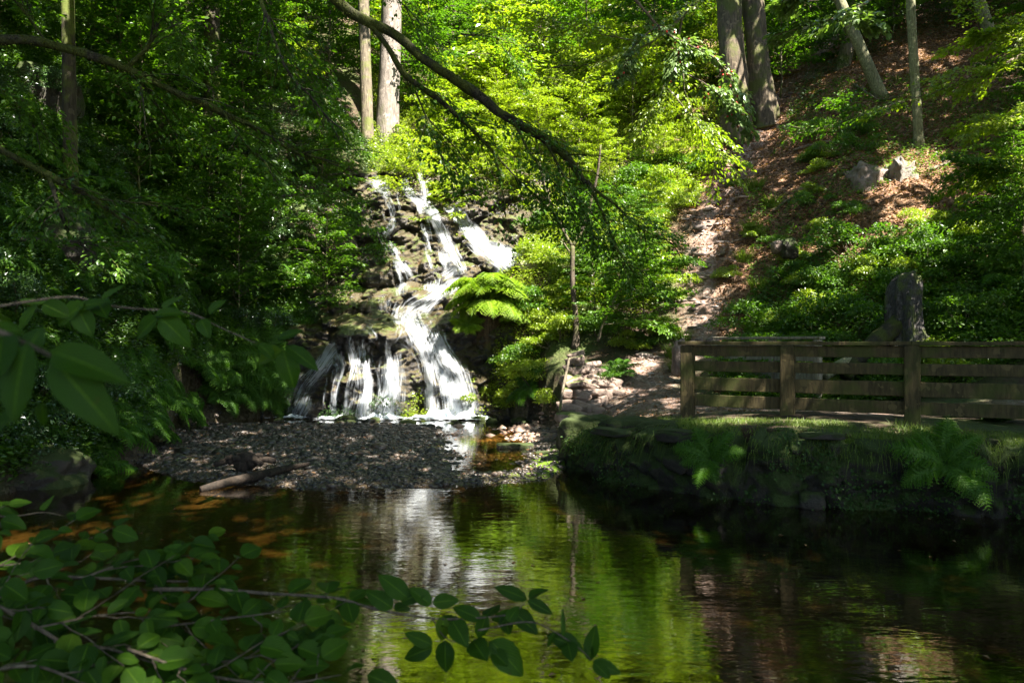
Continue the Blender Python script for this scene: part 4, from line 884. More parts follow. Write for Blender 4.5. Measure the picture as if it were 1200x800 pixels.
# fern tuft on a pillar of roots
pl = thing('root_pillar', 'stubby pillar of hanging roots and soil beside the waterfall', 'tree stump', W(572, 402, 20.3)); o0 = np.array(pl.location)
mb = MB()
for k in range(34):
    a = R.uniform(0, 6.28); x = math.cos(a) * R.uniform(.1, .30); y = math.sin(a) * .26; P = [np.array([x * 1.25, y, 1.05]), np.array([x, y, .7]), np.array([x * .9 + R.normal(0, .04), y, .3]), np.array([x * .8, y * .8, -.3])]; mb.add(*tube(resample(P, .08), R.uniform(.02, .06), 6, .3, k))
mb.add(*tube(np.array([[0, .05, -.4], [0, .05, .3], [0, .05, .95]]), [.28, .30, .38], 14, .4, 9)); link('roots', mb.mesh('roots', [bark_mat('hanging_root', (.02, .012, .007), (.075, .045, .025), moss=.25)]), pl)
tf2 = thing('fern', 'smaller yellow green fern under the left side of the tuft', 'fern', W(548, 385, 20.0)); [link(nm, me, tf2) for nm, me in zip(('stem', 'frond'), ferns_s[0])]; lean(tf2, 0, 0, .5, 1, np.array([0, -1.0, .3])); tf2.scale = (.7,) * 3
tf3 = thing('fern', 'yellow green fern drooping right of the root pillar', 'fern', W(603, 372, 20.0)); [link(nm, me, tf3) for nm, me in zip(('stem', 'frond'), ferns_s[0])]; lean(tf3, 0, 0, .5, 2, np.array([.3, -1.0, .3])); tf3.scale = (.8,) * 3
tuft = thing('fern', 'large yellow green fern tuft crowning the root pillar', 'fern', W(571, 354, 19.95), None)
for nm, me in zip(('stem', 'frond'), proto_fern(1.85, 48, 510, G_SUNFERN, spread=.8, droop=2.6, els=(.2, 1.6))): link(nm, me, tuft)
for (px, py, Y, s, lk) in [(625, 455, 18.9, .8, 'bright fern drooping over the right stream edge'), (385, 388, 20, 1.5, 'large fern with long fronds left of the waterfall'), (345, 392, 20, 1.5, 'spreading fern left of the largest bank fern'), (270, 435, 18.0, 1.4, 'fern hanging low over the left gravel edge'), (232, 425, 17.6, 1.0, 'fern above the left end of the gravel bar'),
                           (150, 480, 13.6, 1.1, 'feathery fern on the left bank beside the pool'), (185, 470, 14.6, 1.0, 'feathery fern above the left gravel edge'), (120, 500, 12.8, .9, 'low fern near the left pool edge'), (255, 462, 18.5, .8, 'fern just above the far left corner of the gravel bar'), (285, 455, 19, .85, 'fern over the bare bank left of the outermost strand'), (312, 462, 19.5, .8, 'fern hanging beside the leftmost strand of the waterfall'), (210, 480, 16.5, .85, 'fern low at the left margin of the gravel bar'), (330, 425, 20, .8, 'fern overhanging the top of the leftmost strand'), (175, 505, 14.5, .8, 'fern touching the gravel at the left pool corner'), (725, 440, 15.6, .55, 'small fern on top of the tumbled stone wall'), (310, 425, 18.8, 1.3, 'fern high on the left bank under the dark shrubs'), (1180, 330, 14.0, .9, 'fern at the right edge behind the fence')]:
    o = thing('fern', lk, 'fern', seat(px, py, Y - 2.5) - [0, .05, .02], None, R.uniform(0, 6), s * 1.15); pr = ferns[R.integers(3)]; link('stem', pr[0], o); link('frond', pr[1], o); lean(o, o.location[0], o.location[1], .8, R.uniform(0, 6))

# ------------------------------------------------------------------ fences
WOOD = bark_mat('weathered_green_wood', (.028, .022, .010), (.085, .064, .027), moss=.42, mosscol=(.036, .044, .008), scale=1.2, ridge=.25)
def board(a, b, h0, h1, th, name, parent, o0, mat, seed=0, ny=0.0):
    """a sawn board from a to b (xy), between heights h0 and h1, with slightly worn edges"""
    a = np.array(a); b = np.array(b); d = nrm(b - a); nn = np.array([d[1], -d[0]]); n = max(2, int(np.linalg.norm(b - a) / .12)); bv = .006
    sec = [(-th / 2 + bv, h0), (th / 2 - bv, h0), (th / 2, h0 + bv), (th / 2, h1 - bv), (th / 2 - bv, h1), (-th / 2 + bv, h1), (-th / 2, h1 - bv), (-th / 2, h0 + bv)]
    V = []
    for k, t in enumerate(np.linspace(0, 1, n)):
        w = .002 * math.sin(k * .7 + seed); p = a + (b - a) * t + nn * ny
        V += [[p[0] + nn[0] * (s + w * .5), p[1] + nn[1] * (s + w * .5), z + w] for s, z in sec]
    V = np.array(V); Fs = [grid_faces(n, 8)]
    i = np.arange(n - 1)[:, None]; Fs.append(np.stack([i * 8 + 7, (i + 1) * 8 + 7, (i + 1) * 8, i * 8], -1).reshape(-1, 4)); Fs.append(np.array([list(range(8))[::-1], [(n - 1) * 8 + k for k in range(8)]]))
    return link(name, mesh(name, V - o0, Fs, [mat], smooth=False), parent)
def post(x, y, w, d, z0, z1, ang, parent, o0, mat):
    bm = bmesh.new(); bmesh.ops.create_cube(bm, size=1); 
    for v in bm.verts: v.co = (v.co.x * w, v.co.y * d, v.co.z * (z1 - z0) + (z1 + z0) / 2 - z0)
    bmesh.ops.bevel(bm, geom=[e for e in bm.edges], offset=.014, segments=2, affect='EDGES'); me = bpy.data.meshes.new('post'); bm.to_mesh(me); bm.free(); me.materials.append(mat)
    o = link('post', me, parent, np.array([x, y, z0]) - o0, ang); return o
FP = [W(806, 400, 11.75), W(923, 400, 11.05), W(1069, 400, 10.25), W(1225, 400, 9.55), W(1420, 400, 8.7)]
fen = thing('wooden_fence', 'green stained wooden post and board fence beside the pool', 'fence', (FP[0][0], FP[0][1], .8)); o0 = np.array(fen.location)
for k, p in enumerate(FP):
    a = math.atan2(FP[1][1] - FP[0][1], FP[1][0] - FP[0][0]); post(p[0], p[1], .19, .15, .55, 1.845, a, fen, o0, WOOD)
    if k == len(FP) - 1: break
    A, B = p[:2], FP[k + 1][:2]; d = nrm(B - A); a2, b2 = A + d * .09, B - d * .09
    for h0, h1 in ((1.69, 1.84), (1.465, 1.615), (1.19, 1.38), (.955, 1.125)): board(a2 + (0, .02), b2 + (0, .02), h0, h1, .045, 'board', fen, o0, WOOD, k + h0)
    board(A - d * (.12 if k == 0 else -.001), B - d * (.003), 1.85, 1.90, .20, 'rail_cap', fen, o0, WOOD, k)
BP = [W(958, 400, 13.4), W(905, 400, 14.3), W(838, 400, 15.6)]
WOOD2 = bark_mat('grey_green_wood', (.12, .10, .07), (.27, .24, .17), moss=.25, mosscol=(.10, .11, .04), ridge=.25)
bf = thing('wooden_fence', 'shorter weathered grey board fence across the path behind the main fence', 'fence', (BP[0][0], BP[0][1], .9)); o0 = np.array(bf.location)
for k, p in enumerate(BP):
    a = math.atan2(BP[1][1] - BP[0][1], BP[1][0] - BP[0][0]); post(p[0], p[1], .12, .12, .7, 1.93, a, bf, o0, WOOD2)
    if k == 2: break
    A, B = p[:2], BP[k + 1][:2]; d = nrm(B - A)
    for h0, h1 in ((1.79, 1.90), (1.56, 1.69), (1.22, 1.38)): board(A + d * .07, B - d * .07, h0, h1, .04, 'board', bf, o0, WOOD2, k)
    board(A - d * (.1 if k == 0 else -.002), B, 1.94, 1.985, .14, 'rail_cap', bf, o0, WOOD2, k)

# stump behind the fence, logs, driftwood
def log(name, label, cat, pts, mat, sides=14, rough=.25, seed=1, flare=None, parts=None):
    P = resample(np.array(pts), .06); me = mesh(name, *tube(P[:, :3] - P[0, :3], P[:, 3], sides, rough, seed, flare=flare), [mat]); return tag(link(name, me, None, P[0, :3]), label, cat)
w = lambda px, py, Y, r: [*W(px, py, Y), r]
GREYST = bark_mat('grey_stump_bark', (.014, .012, .011), (.075, .068, .062), moss=.45, scale=2.2, ridge=2)
log('stump', 'tall grey rotting tree stump with moss behind the fence', 'tree stump', [w(1064, 412, 14.4, .25), w(1060, 385, 14.4, .19), w(1062, 352, 14.5, .21), w(1065, 332, 14.6, .22), w(1067, 326, 14.65, .17)], GREYST, 64, .55, 3, flare=.7)
log('mossy_log', 'mossy fallen log leaning on the grey stump', 'log', [w(990, 440, 13.9, .12), w(1020, 405, 14.2, .16), w(1050, 382, 14.4, .17)], BARK_MOSS, 12, .3, 4)
log('log', 'pale cut log lying behind the wooden fence', 'log', [w(965, 440, 13.8, .09), w(990, 425, 14.0, .09), w(1030, 405, 14.3, .08)], BARK_YEL, 10, .2, 5)
log('log', 'long bare log half in the water at the gravel edge', 'log', [w(235, 573, 10.15, .04), w(262, 566, 10.35, .055), w(300, 558, 10.7, .062), w(335, 549, 11.2, .05), w(362, 543, 11.5, .025)], bark_mat('wet_log', (.008, .006, .004), (.03, .021, .014), moss=.05), 12, .2, 6)
dr = thing('driftwood', 'dark knot of driftwood roots behind the bare log', 'driftwood', W(290, 546, 11.3)); mb = MB()
for k in range(9):
    a = R.uniform(0, 3.1); e = np.array([math.cos(a) * R.uniform(.2, .45), R.uniform(-.15, .15), abs(math.sin(a)) * .18]); mb.add(*tube(resample([np.zeros(3) - [0, 0, .05], e * .5 + [0, 0, .06], e], .05), [.06, .055, .05, .045, .04, .03, .02][:1] * 1 if False else .045, 7, .4, k))
mb.add(*tube(resample([[-.1, 0, -.05], [0, 0, .12], [.12, 0, .02]], .04), .11, 10, .5, 3)); link('root', mb.mesh('root', [bark_mat('driftwood_bark', (.012, .009, .007), (.05, .036, .026), moss=0)]), dr)
log('root', 'exposed tree root crossing the path below the twin trunks', 'root', [w(905, 118, 26.6, .12), w(895, 138, 26.0, .09), w(912, 150, 25.8, .06), w(922, 168, 25.4, .03)], BARK_MID, 8, .3, 7)

n = 90; fxp = R.uniform(-5, 6, n); fyp = R.uniform(4.5, 10.5, n); m = inside(fxp, fyp, POOL); fxp, fyp = fxp[m], fyp[m]
V, Fs = leaves(np.stack([fxp, fyp, fxp * 0 + .004], 1), R.normal(0, 1, (len(fxp), 3)) * [1, 1, 0], R.normal(0, .04, (len(fxp), 3)) + [0, 0, 1], .045 * R.uniform(.5, 1.3, len(fxp)), wr=.6)
kind(link('floating_leaves', mesh('floating_leaves', V, Fs, [BROWN], smooth=False)), 'stuff')
# ------------------------------------------------------------------ trunks of the tall trees
CROWN_TREES = []
def trunk_tree(name, label, px, py, Y, r0, toppx, H, mat, seed=0, r1=None, flare=.35, rough=.12, sides=18, bend=0.0, twin=None):
    b = W(px, py, Y); b[2] = min(b[2], float(height(b[0], b[1])) + .0) - .2; t = thing(name, label, 'tree', b)
    zt = H; top = np.array([(toppx - px) / F * Y * (H / max(.5, (py / F * Y))), -.5 * bend, zt]) if toppx is not None else np.array([0, 0, zt])
    mid = top * .5 + np.array([R.normal(0, .01) * H + bend * .3, 0, 0])
    P = resample([np.zeros(3), top * .04 + [0, 0, 0], mid, top], .14); rr = np.interp(P[:, 2], [0, H], [r0, r1 or r0 * .6])
    link('trunk', mesh('trunk', *tube(P, rr, sides, rough, seed, flare=flare), [mat]), t); CROWN_TREES.append([t, b, P[-1] + b, mat]); return t
trunk_tree('beech_tree', 'tree with thick pale grey sunlit trunk above the waterfall', 454, 132, 29.5, .40, 455, 14, BARK_GREY, 1, .33, flare=.12)
trunk_tree('beech_tree', 'tree with dark narrow trunk left of the pale grey trunk', 431, 138, 28.6, .22, 429, 13, BARK_MID, 2, .17, flare=.1)
tw = trunk_tree('twin_trunk_tree', 'large tree with two mossy trunks rising from one base by the path', 866, 172, 25.6, .42, 855, 13, bark_mat('brown_ridged_bark', (.028, .021, .014), (.12, .092, .06), moss=.5, mosscol=(.05, .06, .010)), 3, .33, flare=.35, rough=.25, sides=30)
b = np.array(tw.location); p2 = W(896, 118, 26.0) - b; p2[2] -= 1.0
P = resample([p2, p2 + [-.05, 0, .6], p2 + [-.45, 0, 5], p2 + [-.9, 0, 12]], .14); link('trunk', mesh('trunk', *tube(P, np.interp(P[:, 2], [p2[2], p2[2] + 12], [.36, .27]), 30, .25, 8, flare=.55), [tw.children[0].data.materials[0]]), tw)
trunk_tree('leaning_tree', 'tree with mossy leaning trunk on the upper right slope', 1036, 112, 23.8, .17, 985, 8, BARK_YEL, 4, .12, bend=.2, flare=.15)
trunk_tree('slim_tree', 'straight slim tree with green lichened trunk above the leaf litter', 1077, 163, 21.0, .125, 1071, 10, BARK_YEL, 5, .09, flare=.3)
trunk_tree('dark_tree', 'tree with dark mossy trunk behind the leaning trunk', 984, 92, 28.0, .24, 1000, 12, BARK_MID, 6, .2)
trunk_tree('dark_tree', 'tree with broad black trunk in the deep shade at upper right', 1042, 70, 31, .5, 1040, 12, BARK_DARK, 7, .4)
trunk_tree('dark_tree', 'tree with leaning trunk in half light near the top right corner', 1162, 45, 27, .2, 1150, 12, BARK_YEL, 8, .15)
trunk_tree('dark_tree', 'tree with slim trunk beside the dark rocks at upper left', 84, 128, 15.2, .13, 82, 10, BARK_DARK, 9, .1)
trunk_tree('dark_tree', 'tree with straight dark trunk in the shade above the left bank', 250, 130, 24, .25, 245, 12, BARK_DARK, 10, .2)
for k, (px, py, Y, r, lb) in enumerate([(330, 60, 33, .2, 'tree with thin trunk among leaves left of the pale trunk'), (560, 60, 38, .24, 'tree with thin trunk deep among sunlit leaves'), (700, 60, 36, .2, 'tree with thin brown trunk among leaves at top centre'), (1110, 60, 30, .2, 'tree with thin trunk between the slim tree and the right corner')]):
    trunk_tree('background_tree', lb, px, py, Y, r, px - 4, 13, BARK_MID, 20 + k, r * .7)
fk = thing('forked_tree', 'slim forked tree standing alone above the tumbled stone wall', 'tree', W(674, 404, 18.4)); o0 = np.array(fk.location)
mb = MB(); mb.add(*tube(resample([np.zeros(3) - [0, 0, .1], W(675, 380, 18.4) - o0, W(671, 330, 18.4) - o0, W(671, 288, 18.4) - o0], .08), np.linspace(.078, .05, len(resample([np.zeros(3) - [0, 0, .1], W(675, 380, 18.4) - o0, W(671, 330, 18.4) - o0, W(671, 288, 18.4) - o0], .08))), 12, .15, 3, flare=.5))
for pts, r in [([(671, 289), (662, 274), (652, 252), (640, 225), (632, 190)], .04), ([(671, 289), (682, 270), (690, 245), (700, 205), (704, 170)], .045), ([(671, 300), (664, 290), (658, 280)], .025)]:
    P = resample([W(a, b_, 18.4) - o0 for a, b_ in pts], .1); mb.add(*tube(P, np.linspace(r, r * .5, len(P)), 8, .15, 5))
link('trunk', mb.mesh('trunk', [bark_mat('forked_bark', (.022, .017, .012), (.085, .065, .045), moss=.3)]), fk)

# ------------------------------------------------------------------ limbs reaching in over the pool
MOSSF = leaf_mat('moss_fibre', (.03, .04, .006), (.10, .11, .012), trans=.25, gloss=.8, spec=.1)
def limb(name, label, cat, main, subs, leafm, bark, L, nl, wid, depthj=.5, seed=1, jit=.3, twig_n=16, tl=1.2, up=(0, 0, 1), tw_range=(.45, 1), fruit=None, tpl=LEAF8, dirs=None, rough=.3, wr=.6):
    """main/subs: polylines of (px, py, Y, radius); leafy twigs grow from their outer parts"""
    r = np.random.default_rng(seed); global R; keep, R = R, r
    base = W(*main[0][:3]); o = thing(name, label, cat, base); wood = MB(); LV = []; lines = []
    for k, pl in enumerate([main] + subs):
        P = resample([[*W(a, b, c), d] for a, b, c, d in pl], .06); P[1:-1, :3] += np.stack([fbm(P[1:-1, :3] * 2.2 + q_, 3, seed + 3) for q_ in (0, 9, 18)], 1) * min(.07, P[:, 3].max() * 1.6); wood.add(*tube(P[:, :3] - base, P[:, 3], 9, rough, seed + k, freq=9)); lines.append(P)
    link('limb', wood.mesh('limb', [bark]), o)
    if bark in (BARK_MOSS, BARK_LIMB):
        Pm = np.concatenate([P_ for P_ in lines if P_[:, 3].max() > .018]); m_ = len(Pm) * 26; i_ = r.integers(0, len(Pm), m_); dd_ = nrm(r.normal(0, 1, (m_, 3)) + [0, 0, .2]); pp_ = Pm[i_, :3] + r.normal(0, .02, (m_, 3)) + dd_ * Pm[i_, 3:4] * .8
        V_, F_ = leaves(pp_ - base, dd_ + [0, 0, -.55], r.normal(0, 1, (m_, 3)), r.uniform(.012, .045, m_), wr=.16); link('moss', mesh('moss', V_, F_, [MOSSF], smooth=False), o)
    tw = MB(); ends = []
    for k, P in enumerate(lines):
        rng_ = tw_range if k == 0 else (.25, 1); n = twig_n if k == 0 else max(3, int(twig_n * .6))
        for q in range(n):
            i = int((rng_[0] + (rng_[1] - rng_[0]) * (q + r.uniform(0, 1)) / n) * (len(P) - 2)); b0 = P[i, :3]; d = nrm(P[min(i + 1, len(P) - 1), :3] - P[max(i - 1, 0), :3])
            s = nrm(np.cross(d, [0, 0, 1])) * (1 if q % 2 else -1); e = b0 + (d * r.uniform(.3, .9) + s * r.uniform(.3, .9) + np.array([0, 0, r.normal(-.05, .13)])) * tl * r.uniform(.5, 1.1)
            if dirs is not None: e = e + np.array(dirs) * tl * .5
            T = twigs(tw, b0 - base, e - base, .008 if L > .05 else .006, 6, 4, sag=.05); LV.append(spray_leaves(T, int(nl / n), wid, L, up=up, jit=jit, rng=r)); ends.append(T)
        if k > 0 or True:
            Q = P[int(len(P) * rng_[0]):, :3] - base
            LV.append(spray_leaves(Q[::max(1, len(Q) // 8)], int(nl * .25), wid * .7, L, up=up, jit=jit, rng=r))
    link('twigs', tw.mesh('twigs', [bark]), o); A = [np.concatenate(x) for x in zip(*LV)]; V, Fs = leaves(*A, wr=wr, tpl=tpl); link('foliage', mesh('foliage', V, Fs, [leafm], smooth=False), o)
    if fruit:
        bm_ = mesh('berry', *tube(np.array([[0, 0, .016], [0, 0, .009], [0, 0, 0], [0, 0, -.009], [0, 0, -.015]]), [.004, .013, .016, .013, .004], 8), [fruit[1]])
        for q in range(fruit[0]):
            T = ends[r.integers(len(ends))]; p = T[r.integers(1, 6)] + r.normal(0, .03, 3) - [0, 0, .03]; link('berry', bm_, o, p)
    R = keep; return o
limb('mossy_limb', 'mossy limb slanting down across the waterfall top to centre right', 'tree limb',
     [(375, -30, 7.2, 0.0533), (400, 5, 7.3, 0.0508), (430, 22, 7.4, 0.0476), (470, 48, 7.5, 0.0451), (512, 80, 7.6, 0.0426), (548, 102, 7.8, 0.0492), (585, 132, 7.9, 0.0459), (625, 158, 8.0, 0.0451), (660, 182, 8.1, 0.0410), (690, 214, 8.2, 0.0287)],
     [[(430, 24, 7.4, 0.0246), (452, 55, 7.4, 0.0246), (478, 92, 7.45, 0.0279), (520, 122, 7.5, 0.0230), (560, 158, 7.6, 0.0180), (582, 182, 7.7, 0.0123), (588, 220, 7.7, 0.0066)],
      [(690, 214, 8.2, 0.0246), (705, 250, 8.2, 0.0131), (722, 290, 8.2, 0.0082), (745, 322, 8.3, 0.0041)], [(680, 205, 8.2, 0.0230), (715, 236, 8.3, 0.0131), (750, 268, 8.4, 0.0082), (800, 292, 8.6, 0.0033)],
      [(600, 140, 7.9, 0.0180), (622, 178, 7.8, 0.0115), (650, 215, 7.8, 0.0066), (672, 245, 7.8, 0.0033)], [(488, 110, 7.5, 0.0098), (505, 150, 7.4, 0.0066), (520, 190, 7.4, 0.0049), (545, 212, 7.4, 0.0025)],
      [(640, 168, 8.0, 0.0164), (668, 220, 8.1, 0.0098), (690, 262, 8.1, 0.0057), (700, 300, 8.1, 0.0025)], [(582, 182, 7.7, 0.0098), (620, 222, 7.8, 0.0066), (660, 262, 7.9, 0.0033)]],
     G_BEECH, BARK_LIMB, .052, 480, .30, seed=61, twig_n=13, tl=.85, tw_range=(.62, 1))
limb('mossy_limb', 'long crooked mossy limb crossing the dark wood at upper left', 'tree limb',
     [(-30, 48, 6.0, 0.0375), (30, 48, 6.1, 0.0360), (75, 58, 6.2, 0.0338), (115, 68, 6.3, 0.0345), (150, 80, 6.4, 0.0330), (200, 104, 6.5, 0.0240), (250, 127, 6.6, 0.0300), (285, 145, 6.7, 0.0225), (340, 168, 6.9, 0.0135), (400, 196, 7.1, 0.0060)],
     [[(150, 80, 6.4, 0.0195), (168, 62, 6.4, 0.0165), (182, 38, 6.4, 0.0150), (188, 10, 6.4, 0.0075)], [(152, 82, 6.4, 0.0120), (165, 102, 6.4, 0.0067), (172, 118, 6.4, 0.0023)], [(262, 132, 6.6, 0.0105), (285, 165, 6.5, 0.0067), (320, 200, 6.5, 0.0030)], [(60, 56, 6.2, 0.0150), (40, 30, 6.2, 0.0090), (20, -10, 6.2, 0.0045)]],
     G_BEECH, BARK_MOSS, .055, 260, .4, seed=62, twig_n=9, tl=.9, tw_range=(.3, 1))
limb('mossy_limb', 'low mossy limb drooping at the far left edge', 'tree limb',
     [(-30, 150, 5.2, 0.0225), (0, 172, 5.2, 0.0225), (35, 192, 5.3, 0.0210), (70, 212, 5.3, 0.0210), (110, 232, 5.4, 0.0150), (150, 262, 5.5, 0.0075)],
     [[(58, 208, 5.3, 0.0150), (70, 245, 5.2, 0.0135), (80, 272, 5.2, 0.0090)], [(110, 232, 5.4, 0.0090), (160, 238, 5.6, 0.0060), (240, 250, 5.9, 0.0030)]],
     G_BEECH, BARK_MOSS, .05, 200, .35, seed=63, twig_n=7, tl=.7, tw_range=(.5, 1))
limb('hanging_branch', 'thin dark branch hanging from the top edge at centre left', 'tree branch',
     [(300, -20, 7.0, .018), (318, 40, 7.0, .016), (342, 90, 7.0, .012), (372, 125, 7.1, .009), (398, 165, 7.2, .005)], [[(305, 5, 7, .01), (330, 45, 7.2, .008), (338, 60, 7.3, .004)]],
     G_BEECH, BARK_DARK, .055, 260, .35, seed=64, twig_n=9, tl=.8, tw_range=(.1, 1))
RED = M('red_berry'); _p = N_(RED[1])('ShaderNodeBsdfPrincipled', {'Base Color': (.45, .03, .015, 1), 'Roughness': .3}); RED[1].links.new(_p.outputs[0], RED[2].inputs[0]); RED = RED[0]
limb('berry_branch', 'arching branch with red berries in front of the twin trunks', 'tree branch',
     [(720, -30, 11.4, 0.0217), (770, 30, 11.3, 0.0193), (805, 52, 11.2, 0.0157), (835, 66, 11.1, 0.0120), (858, 95, 11.1, 0.0084), (878, 138, 11.1, 0.0036)], [[(790, 80, 11.2, 0.0108), (828, 100, 11.1, 0.0072), (858, 128, 11.1, 0.0048), (882, 155, 11.1, 0.0024)], [(770, 30, 11.3, 0.0120), (742, 55, 11.2, 0.0084), (735, 75, 11.2, 0.0048), (722, 100, 11.2, 0.0036)], [(800, 50, 11.2, 0.0096), (790, 80, 11.2, 0.0108)]],
     G_PALE, TWIG, .085, 420, .2, seed=65, twig_n=12, tl=0.42, tw_range=(.3, 1), fruit=(70, RED), rough=.1)
limb('leafy_branch', 'branch with big pale rounded leaves at the top right of centre', 'tree branch',
     [(1060, -40, 12.2, 0.0288), (1030, -8, 12.2, 0.0224), (990, 16, 12.0, 0.0160), (945, 32, 12.0, 0.0112), (905, 42, 12.0, 0.0064)], [[(990, 16, 12.0, 0.0096), (1010, 26, 11.8, 0.0080), (1022, 34, 11.8, 0.0048)], [(960, 0, 12.0, 0.0096), (920, 4, 12.0, 0.0048)]],
     G_PALE, TWIG, .14, 260, .2, seed=66, twig_n=8, tl=0.48, tw_range=(.35, 1), rough=.1)
limb('leafy_branch', 'sunlit beech branch reaching in at the upper right edge', 'tree branch',
     [(1260, 20, 13.3, 0.0435), (1220, 50, 13.3, 0.0377), (1170, 80, 13.2, 0.0261), (1120, 100, 13.2, 0.0145), (1085, 112, 13.2, 0.0073)], [[(1220, 50, 13.3, 0.0174), (1180, 40, 13.1, 0.0116), (1140, 38, 13.1, 0.0058)], [(1235, 90, 13.3, 0.0203), (1180, 140, 13.2, 0.0131), (1135, 150, 13.1, 0.0058)], [(1240, 160, 13.3, 0.0203), (1180, 200, 13.2, 0.0131), (1140, 205, 13.1, 0.0058)]],
     G_BRIGHT, TWIG, .08, 1500, .42, seed=67, twig_n=12, tl=1.02, tw_range=(.2, 1), rough=.1)
limb('leafy_branch', 'drooping beech branch low at the right edge above the fence', 'tree branch',
     [(1280, 180, 12.9, 0.0349), (1230, 215, 12.7, 0.0295), (1180, 240, 12.6, 0.0188), (1130, 262, 12.6, 0.0080)], [[(1240, 240, 12.7, 0.0161), (1200, 290, 12.6, 0.0107), (1160, 310, 12.5, 0.0054)], [(1230, 215, 12.7, 0.0134), (1190, 200, 12.5, 0.0080), (1120, 190, 12.5, 0.0040)]],
     G_BEECH, TWIG, .075, 1500, .42, seed=68, twig_n=12, tl=0.94, tw_range=(.2, 1), rough=.1)
limb('leafy_branch', 'sunlit beech spray over the slope left of the berry branch', 'tree branch',
     [(860, -60, 14, .04), (810, 10, 14, .03), (760, 50, 14, .02), (700, 75, 14, .012), (640, 82, 14, .006)], [[(800, 20, 14, .02), (790, 70, 14, .014), (770, 120, 14, .010), (745, 165, 14, .006)], [(780, 100, 14, .012), (820, 150, 14, .008), (850, 190, 14.2, .005)], [(760, 50, 14, .014), (700, 40, 14, .01), (640, 30, 14, .006)]],
     G_BRIGHT, BARK_MID, .08, 900, .5, seed=69, twig_n=14, tl=1.2, tw_range=(.2, 1), rough=.1)
limb('leafy_branch', 'small beech spray in dappled light over the middle of the right slope', 'tree branch',
     [(1060, 118, 17, .03), (1020, 132, 16.8, .016), (980, 145, 16.6, .010), (930, 158, 16.5, .005)], [[(1010, 134, 16.8, .01), (985, 120, 16.5, .005)]],
     G_BEECH, BARK_MID, .08, 500, .35, seed=70, twig_n=12, tl=.8, tw_range=(.1, 1), rough=.1)
limb('leafy_branch', 'shaded sapling spray with flat leaves in front of the slim forked tree', 'tree branch',
     [(700, 400, 17.6, .03), (715, 360, 17.5, .022), (735, 325, 17.4, .016), (760, 290, 17.3, .008)], [[(715, 360, 17.5, .012), (755, 345, 17.3, .008), (795, 342, 17.2, .004)], [(735, 325, 17.4, .01), (775, 310, 17.2, .006), (815, 305, 17.1, .003)], [(708, 380, 17.5, .01), (745, 378, 17.2, .006), (780, 385, 17.0, .003)]],
     G_BEECH, BARK_MID, .085, 800, .4, seed=71, twig_n=12, tl=.8, tw_range=(.1, 1), rough=.1)
for k, (pts, lb) in enumerate([([(930, 178), (965, 168), (1000, 172)], 'lying on the litter left of the rock outcrop'), ([(1090, 200), (1125, 188), (1160, 192)], 'on the sunlit litter right of the slim tree foot'), ([(905, 250), (930, 232), (950, 236)], 'on the dark bank above the right slope shrubs'), ([(1000, 100), (1030, 118), (1062, 112)], 'across the slope under the leaning trunk'), ([(845, 300), (858, 285), (880, 280)], 'beside the steep path')]):
    P = np.array([seat(a, b_, 14) + [0, -.02, .03] for a, b_ in pts]); P = resample(P, .08); P[1:-1] += R.normal(0, .012, (len(P) - 2, 3)); o = link('fallen_branch', mesh('fallen_branch', *tube(P - P[0], np.linspace(.045, .012, len(P)), 7, .2, k), [TWIG]), None, P[0]); tag(o, 'dead fallen branch ' + lb, 'branch', 'fallen branches on the right slope')
for k, (x0, y0, x1, y1, Y, lb) in enumerate([(430, -30, 520, 60, 15, 'at the top above the limb'), (-40, 90, 60, 140, 9, 'at the far left above the dark rocks'), (160, -30, 230, 60, 10, 'hanging at upper left of the long mossy limb'), (330, 230, 430, 235, 13, 'across the shaded bushes left of the waterfall'), (280, 60, 390, 100, 11, 'left of the two slim trunks'), (540, 40, 620, 60, 18, 'in full sun above the waterfall crest'), (20, 280, 160, 300, 8.5, 'low over the left bank')]):
    limb('leafy_branch', 'flat beech branch ' + lb, 'tree branch', [(x0, y0, Y, .02), ((x0 + x1) / 2, (y0 + y1) / 2 - 6, Y, .014), (x1, y1, Y, .005)], [[((x0 + x1) / 2, (y0 + y1) / 2 - 6, Y, .01), (x1 - 10, y1 + 22, Y, .004)]], G_BEECH, BARK_DARK, .065, 420, .4, seed=80 + k, twig_n=10, tl=Y * .075, tw_range=(0, 1), rough=.1)

